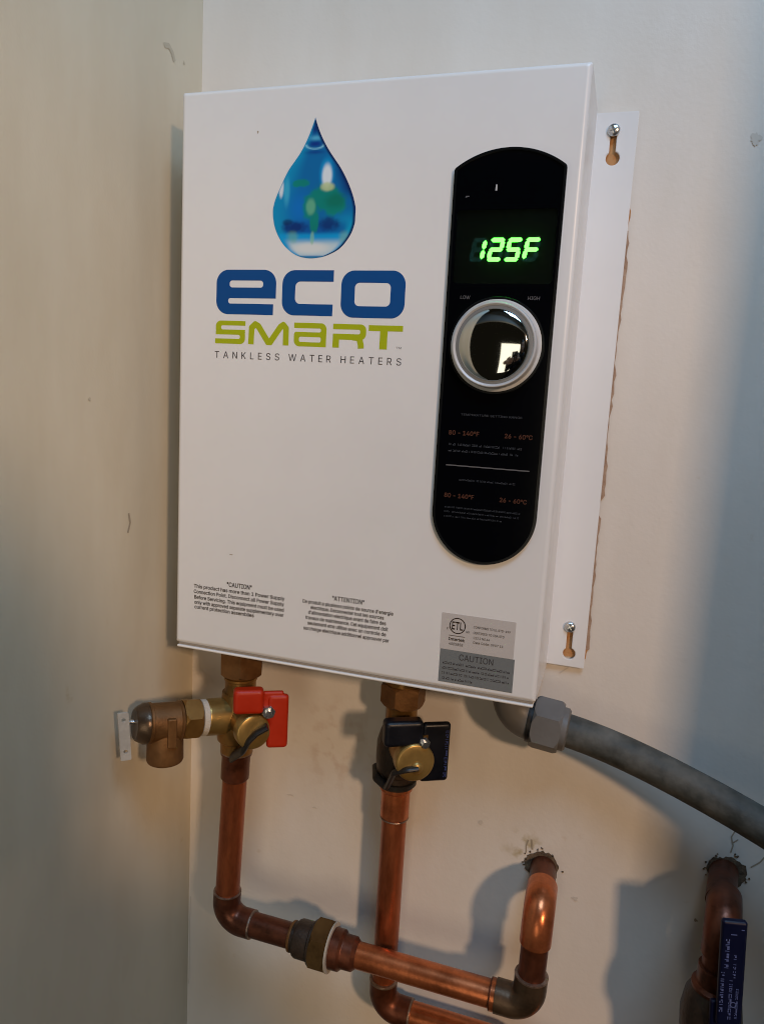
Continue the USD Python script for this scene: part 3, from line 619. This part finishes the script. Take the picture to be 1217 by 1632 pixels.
st = fillet([pc + Eh * 0.0100 + UP * 0.0055, pc + Eh * 0.001 + UP * 0.0005, pc - Eh * 0.0050 - UP * 0.0060 , pc - Eh * 0.0085 - UP * 0.0155 - Nh * 0.004, TH + [0.004, -0.016, -0.030]], 0.006, 6)
hv.add('cap_strap', tube(st, 0.0052, 14, (1.0, 0.5)), RUBBER)
# lever: bent plate with a deep upper lip and a long right wing
def dipped(blocks, frame_, edge=0.0016, it=10):
    """vinyl dipped lever: rounded blocks grown into one skin"""
    ex, ey, ez = frame_; m = None
    for size, rad, pos in blocks:
        b = m3.Manifold.hull_points(np.asarray(at(rbox(size, rad), pos, ex, ey, ez).vertices)); m = b if m is None else m + b
    q = m.refine_to_length(edge).to_mesh(); t = trimesh.Trimesh(q.vert_properties[:, :3], q.tri_verts, process=True)
    trimesh.smoothing.filter_taubin(t, iterations=it); return t
FR = (Eh, -Nh, UP)
ht = hv.add('lever', dipped([((0.0245, 0.0125, 0.0205), 0.0034, (0.0728, -0.0055, -0.0365)), ((0.0175, 0.0072, 0.0465), 0.0032, (0.0922, 0.0095, -0.0565)),
     ((0.0300, 0.0046, 0.0160), 0.0020, (0.0830, 0.0045, -0.0385))], FR), RED, smooth=True)
hv.add('stem', lathe([(0, 0.0062), (0.024, 0.0062)], (0.0600, 0.0200, -0.0475), (0.82, -0.56, 0), 24), BRASS)
hv.add('lever_nut', cat(hexnut((0.0862, 0.0045, -0.0470), Nh, 0.0045, 0.0056, 0.2, 0.0005), lathe([(0, 0.0028), (0.0075, 0.0028)], (0.0862, 0.0045, -0.0470), Nh, 18)), ZINC, smooth=30)

# --- pressure relief valve screwed into its branch, pointing left and out from the wall
rv = Thing('relief_valve', 'brass pressure relief valve with pale test lever beside the red handled valve', 'valve', TH + uR * 0.06)
A = lambda s, dz=0.0: TH + uR * s + np.array([0, 0, 0.001 + dz])
rv.add('thread_tape', lathe([(0, 0.0140), (0.0005, 0.0152), (0.0050, 0.0150), (0.0056, 0.0132)], A(0.0292), uR), TAPE)
rv.add('hex_collar', hexnut(A(0.0352), uR, 0.0150, 0.0178, 0.35, 0.0020), BRASS, smooth=25)
rv.add('valve_body', lathe([(0, 0.0140), (0.0010, 0.0165), (0.0030, 0.0168), (0.0035, 0.0158), (0.0250, 0.0158), (0.0255, 0.0166), (0.0275, 0.0166), (0.0285, 0.0155)], A(0.0500, -0.001), uR), BRASSD)
rv.add('outlet', lathe([(0, 0.0110), (0.010, 0.0146), (0.0330, 0.0150), (0.0345, 0.0144), (0.0345, 0.0116), (0.0300, 0.0112)], A(0.0630), (0, 0, -1)), BRASSD)
rv.add('rib', at(rbox((0.0075, 0.0060, 0.0250), 0.0012), A(0.0615, -0.005) + np.array([0.75, -0.66, 0]) * 0.0140, -uR, np.cross(UP, -uR), UP), BRASSD)
rv.add('bonnet', lathe([(0, 0.0166), (0.0030, 0.0166), (0.0085, 0.0136), (0.0098, 0.0120), (0.0104, 0.003)], A(0.0782, -0.001), uR), BROWNED, smooth=30)
rv.add('pin', lathe([(0, 0.0022), (0.0035, 0.0020)], A(0.0885, 0.001), uR, 14), ZINC)
nL = np.array([0.751, -0.66, 0])
pl = affinity.rotate(sbox(-0.0042, -0.0340, 0.0042, 0.0065).buffer(-0.0012).buffer(0.0012), 3.5, origin=(0, 0))
for hz in (0.0005, -0.0265): pl = pl.difference(affinity.rotate(Point(0, hz).buffer(0.0017), 3.5, origin=(0, 0)))
rv.add('test_lever', at(extr(pl, 0.0022), A(0.0965, 0.0030) - nL * 0.001, -uR, UP, nL), LEVERM, smooth=25, label='flat pale metal lever with two holes')

# ================================================================== cold side service valve
TC = np.array([0.1850, 0.055, -0.079])
cv = Thing('service_valve', 'brass isolation valve with dark navy lever under the heater middle', 'valve', TC)
cv.add('union_nut', hexnut((0.1862, 0.055, -0.0420), (0, 0, 1), 0.0185, 0.0192, 0.45), BRASSD, smooth=25)
cv.add('collar', lathe([(0, 0.0160), (0.016, 0.0160), (0.022, 0.0150)], (0.1862, 0.055, -0.0236), (0, 0, 1)), BRASS)
cv.add('tailpiece', lathe([(0, 0.0134), (0.013, 0.0134), (0.014, 0.0142), (0.0165, 0.0142)], (0.1857, 0.055, -0.0585), (0, 0, 1)), BRASS)
cv.add('valve_body', lathe([(0, 0.0120), (0.001, 0.0150), (0.012, 0.0152), (0.015, 0.0180), (0.026, 0.0188), (0.040, 0.0186), (0.050, 0.0160), (0.056, 0.0136)], (0.1850, 0.055, -0.1165), (0, 0, 1)), DARKMET)
vK = np.array([0.50, -0.86, 0.02]); vK /= np.linalg.norm(vK)
cv.add('drain_neck', lathe([(0, 0.0120), (0.032, 0.0120)], TC + [0, 0, 0.004], vK), BRASS)
CC = TC + vK * 0.030 + [0.0035, 0, 0.004]
dc = cv.add('drain_cap', lathe([(0, 0.0150), (0.0012, 0.0160), (0.0100, 0.0160), (0.0112, 0.0154), (0.0120, 0.0140), (0.0126, 0.0090), (0.0126, 0.003)], CC, vK, 56), BRASSY, smooth=35)
cv.add('rivet', lathe([(0, 0.0052), (0.0010, 0.0050), (0.0024, 0.0036), (0.0030, 0.001)], CC + vK * 0.0126 + Eh * 0.0012 - UP * 0.0036, vK, 24), BRASSY, parent=dc)
pk = CC + vK * 0.0138
st = fillet([pk + Eh * 0.0015 - UP * 0.003, pk - Eh * 0.0080 - UP * 0.0040, pk - Eh * 0.0155 - UP * 0.0100 - vK * 0.008, TC + [-0.0020, -0.0215, -0.0290], TC + [-0.0140, -0.0135, -0.0270], TC + [-0.0190, 0.0, -0.0230]], 0.005, 6)
cv.add('cap_strap', tube(st, 0.0038, 14, (1.0, 0.6)), RUBBER)
cv.add('strap_ring', lathe([(0, 0.0150), (0.0003, 0.0172), (0.0040, 0.0172), (0.0044, 0.0150)], TC + [0, 0, -0.0345], (0, 0, 1)), RUBBER)
lt = cv.add('lever', dipped([((0.0320, 0.0135, 0.0215), 0.0036, (0.1968, 0.0215, -0.0510)), ((0.0240, 0.0068, 0.0505), 0.0032, (0.2208, 0.0350, -0.0690)),
     ((0.0360, 0.0046, 0.0170), 0.0020, (0.2080, 0.0300, -0.0545))], FR), NAVY, smooth=True)
cv.add('stem', lathe([(0, 0.0062), (0.026, 0.0062)], (0.1960, 0.0450, -0.0590), (0.75, -0.66, 0), 24), BRASS)
cv.add('lever_nut', cat(hexnut((0.2130, 0.0262, -0.0585), Nh, 0.0040, 0.0050, 0.2, 0.0005), lathe([(0, 0.0026), (0.0070, 0.0026)], (0.2130, 0.0262, -0.0585), Nh, 18)), ZINC, smooth=30)
tx = affinity.rotate(marks(-0.0200, 0.0200, -0.0012, 0.0024, 0.12), 90, origin=(0, 0))
cv.add('lever_print', at(extr(tx, 0.0001), np.array([0.2208, 0.0350, -0.0700]) + Nh * 0.0036 + Eh * 0.0085, Eh, UP, Nh), PRINTN, smooth=False, parent=lt)

# ================================================================== copper pipework
RP, RF = 0.0108, 0.0124
def ring(t, origin, axis, r=RF, w=0.0018, m=SOLDER, name='solder_ring'):
    t.add(name, lathe([(-w, RP), (-w * 0.6, r * 0.985), (0, r * 1.01), (w * 0.4, r), (w * 0.5, RP)], origin, axis, 32), m)
yh, yc, zb = 0.025, 0.055, -0.2625
hp = Thing('copper_pipe', 'copper pipe running from the red handled valve down, across and up into the wall', 'pipe', (0.18, yh, zb))
top, knee = np.array([0.0470, yh, -0.0985]), np.array([0.0405, yh, zb])
dv = (knee - top) / np.linalg.norm(knee - top)
hp.add('socket', lathe([(0, 0.0134), (0.0015, 0.0136), (0.004, 0.0136), (0.0055, RF), (0.026, RF), (0.0275, RP + 0.0004)], top - dv * 0.0005, dv), COPPERD, label='dark copper adapter at the top of the hot pipe')
ring(hp, top + dv * 0.0005, dv, 0.0140, 0.0018)
hp.add('pipe', tube([top + dv * 0.02, knee - dv * 0.024], RP), COPPER)
ring(hp, knee - dv * 0.0265, -dv, RF, 0.0014)
def elbow(t, a, b, c, leg, r, bend, m, name='elbow'):
    a, b, c = (np.array(q, float) for q in (a, b, c)); u, w = (a - b) / np.linalg.norm(a - b), (c - b) / np.linalg.norm(c - b)
    pth = fillet([b + u * leg, b, b + w * leg], bend, 14)
    rad = np.full(len(pth), r); 
    ends = np.vstack([[pth[0] + u * 0.0004], pth, [pth[-1] + w * 0.0004]])
    return t.add(name, tube(ends, np.concatenate([[r - 0.0012], rad, [r - 0.0012]])), m, smooth=50)
elbow(hp, top, knee, knee + [0.1, 0, 0], 0.0262, RF, 0.0165, COPPERD)
ring(hp, knee + [0.0268, 0, 0], (-1, 0, 0), RF, 0.0014)
hp.add('pipe', tube([(0.060, yh, zb), (0.116, yh, zb)], RP), COPPERD)
hp.add('union_end', lathe([(0, RP + 0.0004), (0.001, 0.0126), (0.0040, 0.0126), (0.0045, 0.0150), (0.0065, 0.0160), (0.0180, 0.0162), (0.0195, 0.0185), (0.0225, 0.0185)], (0.1070, yh, zb), (1, 0, 0)), DARKMET)
ring(hp, (0.1072, yh, zb), (1, 0, 0), 0.0130, 0.0022, BRASSD)
hp.add('union_nut', hexnut((0.1285, yh, zb), (1, 0, 0), 0.0150, 0.0228, 0.30, 0.0018), BROWNUT, smooth=25, label='browned brass hexagonal union nut')
hp.add('union_rim', lathe([(0, 0.0190), (0.0003, 0.0204), (0.0014, 0.0204), (0.0017, 0.0190)], (0.1436, yh, zb), (1, 0, 0), 48), TAPE)
hp.add('union_tail', lathe([(0, 0.0168), (0.0080, 0.0166), (0.0100, 0.0145), (0.0110, 0.0140), (0.0195, 0.0138), (0.0215, 0.0120), (0.0230, RP)], (0.1455, yh, zb), (1, 0, 0)), COPPERD)
k2 = np.array([0.3135, yh, zb]); z1 = -0.178; k3 = np.array([0.3150, yh + 0.001, z1])
hp.add('pipe', tube([(0.160, yh, zb), (k2[0] - 0.02, yh, zb)], RP), COPPERB)
ring(hp, k2 - [0.0300, 0, 0], (1, 0, 0), RF, 0.0012, COPPERD)
elbow(hp, k2 - [0.1, 0, 0], k2, k3, 0.0262, RF + 0.0008, 0.0150, BROWNED)
hp.add('socket', lathe([(0, RF), (0.016, RF), (0.017, RP)], k2 - [0.0300, 0, 0], (1, 0, 0)), COPPERB)
d23 = (k3 - k2) / np.linalg.norm(k3 - k2)
ring(hp, k2 + d23 * 0.0265, d23, RF + 0.001, 0.0016)
hp.add('pipe', tube([k2 + d23 * 0.02, k3 - d23 * 0.02], RP), COPPERD)
elbow(hp, k2, k3, k3 + [-0.002, 0.1, 0], 0.0290, RF, 0.0190, COPPERB)
hp.add('pipe', tube([k3 + [-0.0003, 0.020, 0], k3 + [-0.0038, 0.075, 0]], RP), COPPERD)

cp = Thing('copper_pipe', 'straight copper pipe dropping from the navy handled valve behind the other pipe', 'pipe', (0.185, yc, -0.2))
ct, cb = np.array([0.1850, yc, -0.1145]), np.array([0.1845, yc, -0.331])
dc_ = np.array([0, 0, -1.0])
cp.add('socket', lathe([(0, 0.0140), (0.0012, 0.0142), (0.0042, 0.0142), (0.0060, RF), (0.0295, RF), (0.0310, RP + 0.0003)], ct, dc_), COPPERB)
ring(cp, ct + [0, 0, -0.0003], dc_, 0.0146, 0.0020)
ring(cp, ct + [0, 0, -0.0312], dc_, RF, 0.0010)
cp.add('pipe', tube([ct + [0, 0, -0.02], cb + [0, 0, 0.02]], RP), COPPER)
ring(cp, cb + [0, 0, 0.0268], dc_, RF + 0.0005, 0.0018)
elbow(cp, ct, cb, cb + [0.1, 0, 0], 0.0262, RF, 0.0160, COPPERD)
ring(cp, cb + [0.0266, 0, 0], (-1, 0, 0), RF, 0.0014)
xr, yr = 0.4445, 0.020
cp.add('pipe', tube(fillet([cb + [0.02, 0, 0], (0.30, yc, cb[2]), (xr, yr + 0.01, cb[2] - 0.03), (xr, yr, -0.36)], 0.03), RP), COPPERB)

# right hand pipe with ball valve
rp = Thing('copper_pipe', 'dark tarnished copper elbow coming out of the wall above the blue handle', 'pipe', (xr, yr, -0.16))
k4 = np.array([xr, yr, -0.1455])
rp.add('pipe', tube([k4 + [0, 0.02, 0], k4 + [0.009, 0.075, 0]], RP), COPPERD)
elbow(rp, k4 + [0.012, 0.1, 0], k4, k4 + [0, 0, -0.1], 0.0280, RF + 0.0002, 0.0180, COPPERD)
rp.add('pipe', tube([k4 - [0, 0, 0.02], k4 - [0, 0, 0.052]], RP), COPPERD)
bv = Thing('ball_valve', 'dark ball valve with long blue handle at the lower right', 'valve', (xr, yr, -0.215))
bv.add('upper_socket', lathe([(0, RP), (0.001, 0.0128), (0.014, 0.0130), (0.016, 0.0160), (0.022, 0.0160)], (xr, yr, -0.1830), (0, 0, -1)), COPPERD)
bv.add('valve_body', lathe([(0, 0.0150), (0.004, 0.0165), (0.010, 0.0195), (0.024, 0.0215), (0.038, 0.0205), (0.048, 0.0165), (0.060, 0.0150)], (xr, yr, -0.1985), (0, 0, -1)), DARKMET)
bv.add('lower_socket', lathe([(0, 0.0150), (0.02, 0.0140), (0.11, RP)], (xr, yr, -0.255), (0, 0, -1)), COPPERD)
bv.add('bonnet', lathe([(0, 0.0100), (0.020, 0.0095), (0.021, 0.0070), (0.030, 0.0065)], (xr, yr, -0.2225), (0.10, -1, 0), 28), DARKMET)
nB = np.array([0.15, -0.988, 0.0]); eB = np.array([0.988, 0.15, 0]); tilt = math.radians(3)
uB = np.array([-0.062, 0.0, 0.998]); eB = np.array([0.986, 0.15, 0.062])
HB = np.array([0.4490, -0.004, -0.1680])
hb = bv.add('handle', at(rbox((0.0170, 0.0055, 0.0800), 0.0024), HB, eB, -nB, uB), BLUEV)
bv.add('handle_root', at(rbox((0.0150, 0.0045, 0.0400), 0.0020), HB + [-0.002, 0.003, -0.045], eB, -nB, uB), BLUEV, parent=hb)
ink = []
for dx, a, b, h in [(-0.0042, 0.005, 0.026, 0.0026), (0.0012, -0.002, 0.016, 0.0018), (-0.0062, -0.030, 0.001, 0.0022), (-0.0005, -0.034, -0.004, 0.0020), (0.0038, -0.033, -0.010, 0.0016)]:
    ink.append(affinity.translate(affinity.rotate(marks(a, b, -h / 2, h, 0.18), 90, origin=(0, 0)), dx, 0))
ink.append(affinity.translate(Point(0, 0).buffer(0.0022).difference(Point(0, 0).buffer(0.0016)), 0.0018, -0.0225))
ink += [affinity.translate(sbox(-0.0020, -0.0003, 0.0020, 0.0003), -0.0005, 0.0305), affinity.translate(sbox(-0.0010, -0.0003, 0.0010, 0.0003), 0.0052, 0.0345)]
bv.add('handle_print', at(extr(unary_union(ink), 0.0001), HB + nB * 0.0028, eB, uB, nB), PRINTB, smooth=False, parent=hb)

# ================================================================== electrical conduit
cf = Thing('conduit_connector', 'grey angled conduit connector under the heater bottom right corner', 'connector', (0.29, 0.042, -0.02))
ya = 0.052
cpath = fillet([(0.2775, ya, 0.004), (0.2775, ya, -0.0350), (0.3010, ya, -0.0355)], 0.0185, 12)
cf.add('elbow_body', tube(cpath, 0.0160, 36), GREYP)
cf.add('sealing_ring', lathe([(0, 0.0150), (0.0006, 0.0172), (0.0055, 0.0172), (0.006, 0.0150)], (0.2910, ya, -0.0352), (1, 0, -0.08)), RUBBER)
cf.add('gland_nut', hexnut((0.2950, ya, -0.0355), (1, 0, -0.10), 0.0225, 0.0215, 0.42, 0.0022), GREYP, smooth=25)
cf.add('gland_lip', lathe([(0, 0.0170), (0.004, 0.0168), (0.0055, 0.0150)], (0.3172, ya, -0.0377), (1, 0, -0.10)), GREYP)
cd = Thing('conduit', 'grey flexible conduit sagging to the right across the wall', 'conduit', (0.40, 0.03, -0.05))
from scipy.interpolate import CubicSpline
kp = np.array([(0.315, ya, -0.0374), (0.3501, 0.050, -0.0432), (0.3921, 0.043, -0.0526), (0.4315, 0.033, -0.0627), (0.4626, 0.022, -0.0710), (0.52, 0.000, -0.090), (0.60, -0.03, -0.125)])
s = np.concatenate([[0], np.cumsum(np.linalg.norm(np.diff(kp, axis=0), axis=1))]); cs = CubicSpline(s, kp)
cd.add('hose', tube(cs(np.linspace(0, s[-1], 60)), 0.0130, 36), GREYC)

# ================================================================== the photographer, standing behind the camera: throws the soft shadow on the left wall
CLOTH = varied('dark_cloth', (0.012, 0.013, 0.018), (0.025, 0.026, 0.032), scale=60, rough=(0.8, 0.95), bump=0.3)
SKIN = varied('skin', (0.42, 0.24, 0.16), (0.48, 0.28, 0.19), scale=40, rough=(0.45, 0.6), bump=0.05)
HAIR = varied('dark_hair', (0.015, 0.010, 0.007), (0.03, 0.02, 0.014), scale=150, rough=(0.4, 0.6), bump=0.4, stretch=(1, 1, 0.15))
def ball(p, r):
    p = np.array(p, float); i = trimesh.creation.icosphere(2, r).vertices + p; return i
def bone(a, ra, b, rb): return m3.Manifold.hull_points(np.vstack([ball(a, ra), ball(b, rb)]))
def organic(bones, edge, it=8):
    m = bones[0]
    for b in bones[1:]: m = m + b
    m = m.refine_to_length(edge).to_mesh()
    t = trimesh.Trimesh(m.vert_properties[:, :3], m.tri_verts, process=True)
    trimesh.smoothing.filter_taubin(t, iterations=it); return t
pe = Thing('person', 'person in dark jacket behind the camera holding up a phone', 'person', (0.62, -0.86, -1.40))
HD = np.array([0.616, -0.820, 0.290]); NK = np.array([0.62, -0.85, 0.165]); CT = np.array([0.60, -0.87, 0.06])
SR, SL = np.array([0.700, -0.735, 0.130]), np.array([0.46, -1.00, 0.15])
ER, EL = np.array([0.79, -0.685, -0.12]), np.array([0.36, -0.86, -0.10])
HR, HL = np.array([0.430, -0.580, 0.150]), np.array([0.310, -0.590, 0.150])
HP = np.array([0.60, -0.90, -0.46])
fw = np.array([-0.42, 0.90, -0.10]); fw /= np.linalg.norm(fw); rt = np.array([0.90, 0.42, 0])
bones = [bone(HD + [0, 0, 0.03], 0.080, HD - [0, 0, 0.035] + fw * 0.02, 0.062), bone(NK, 0.055, CT + [0, 0, 0.09], 0.065), bone(HD - [0, 0, 0.05], 0.052, NK, 0.055),
         bone(HD + fw * 0.074 - [0, 0, 0.005], 0.010, HD + fw * 0.088 - [0, 0, 0.028], 0.014)]
body = organic(bones, 0.010, 6)
skin = pe.add('body', body, SKIN, smooth=True)
for sd in (-1, 1):
    pe.add('eye', trimesh.Trimesh(trimesh.creation.icosphere(2, 0.011).vertices + HD + fw * 0.072 + rt * sd * 0.030 + [0, 0, 0.010], trimesh.creation.icosphere(2, 0.011).faces, process=False), plain('eye_white', (0.7, 0.7, 0.68), 0.2) if sd < 0 else '/World/Looks/eye_white', smooth=True)
    pe.add('ear', organic([bone(HD + rt * sd * 0.080 + [0, 0, 0.015], 0.012, HD + rt * sd * 0.078 - [0, 0, 0.020], 0.009)], 0.006, 4), SKIN, smooth=True)
pe.add('mouth', organic([bone(HD + fw * 0.080 - [0, 0, 0.052] - rt * 0.018, 0.006, HD + fw * 0.080 - [0, 0, 0.052] + rt * 0.018, 0.006)], 0.006, 3), plain('lips', (0.36, 0.14, 0.11), 0.4), smooth=True)
pe.add('hair', organic([bone(HD + [0, 0, 0.048] - fw * 0.012, 0.082, HD - fw * 0.030 - [0, 0, 0.005], 0.076)], 0.012, 6), HAIR, smooth=True)
jb = [bone(SR, 0.066, SL, 0.066), bone(NK - [0, 0, 0.03], 0.07, (SR + SL) / 2, 0.085), bone(CT + rt * 0.07, 0.12, HP + rt * 0.06, 0.115), bone(CT - rt * 0.07, 0.12, HP - rt * 0.06, 0.115), bone(CT + rt * 0.07, 0.12, CT - rt * 0.07, 0.12),
      bone(SR, 0.066, SR * 0.5 + ER * 0.5, 0.056), bone(SR * 0.5 + ER * 0.5, 0.056, ER, 0.046), bone(SL, 0.066, EL, 0.046), bone(ER, 0.046, ER * 0.2 + HR * 0.8, 0.034), bone(EL, 0.046, EL * 0.2 + HL * 0.8, 0.034), bone(SR, 0.066, CT + rt * 0.08, 0.11), bone(SL, 0.066, CT - rt * 0.08, 0.11)]
pe.add('jacket', organic(jb, 0.018, 8), CLOTH, smooth=True)
lg = []
for sd in (-1, 1):
    lg += [bone(HP + rt * sd * 0.085, 0.095, HP + rt * sd * 0.10 + [0, 0, -0.44], 0.062), bone(HP + rt * sd * 0.10 + [0, 0, -0.44], 0.062, HP + rt * sd * 0.11 + [0, 0, -0.88], 0.044)]
pe.add('trousers', organic(lg, 0.03, 6), CLOTH, smooth=True)
for sd in (-1, 1):
    fo = np.array([HP[0], HP[1], -1.365]) + rt * sd * 0.11
    pe.add('shoe', organic([bone(fo - fw * 0.03, 0.035, fo + fw * 0.16 * np.array([1, 1, 0]), 0.030)], 0.015, 4), CLOTH, smooth=True)
def hand(wr, grip, side):
    d = grip - wr; d /= np.linalg.norm(d); b = [bone(wr, 0.024, wr + d * 0.045, 0.026)]
    for q in range(4):
        base = wr + d * 0.050 + np.array([0, 0, 0.026 - 0.017 * q]); ln = (0.034, 0.038, 0.036, 0.028)[q]
        mid = base + d * ln; tip = mid + np.array([-side * 0.018, 0.020, 0.0])
        b += [bone(wr + d * 0.030 + np.array([0, 0, 0.014 - 0.010 * q]), 0.011, base, 0.0090), bone(base, 0.0090, mid, 0.0085), bone(mid, 0.0085, tip, 0.0075)]
    th0 = wr + d * 0.012 + np.array([0, 0, 0.022]); b += [bone(wr + d * 0.012, 0.014, th0 + d * 0.018 + [0, -0.012, 0.012], 0.0105), bone(th0 + d * 0.018 + [0, -0.012, 0.012], 0.0105, th0 + d * 0.045 + [0, -0.012, 0.020], 0.0085)]
    return organic(b, 0.004, 5)
pe.add('hand', hand(HR + [0.035, -0.010, -0.01], np.array([0.385, -0.552, 0.165]), 1), SKIN, smooth=True)
pe.add('hand', hand(HL + [-0.035, -0.010, -0.01], np.array([0.305, -0.560, 0.150]), -1), SKIN, smooth=True)
ph = Thing('phone', 'black phone held upright by the person behind the camera', 'phone', (0.342, -0.545, 0.16))
rP, dP, fP = (v / np.linalg.norm(v) for v in ROWS)
ph.add('case', at(rbox((0.074, 0.158, 0.0085), 0.004), np.array(CAM) - fP * 0.016 + dP * 0.056 + rP * 0.012, rP, -dP, fP), BLACKP, smooth=40)
ph.add('lens', lathe([(0, 0.007), (0.002, 0.007), (0.0025, 0.0062)], np.array(CAM) - fP * 0.0118, fP, 24), CHROME)
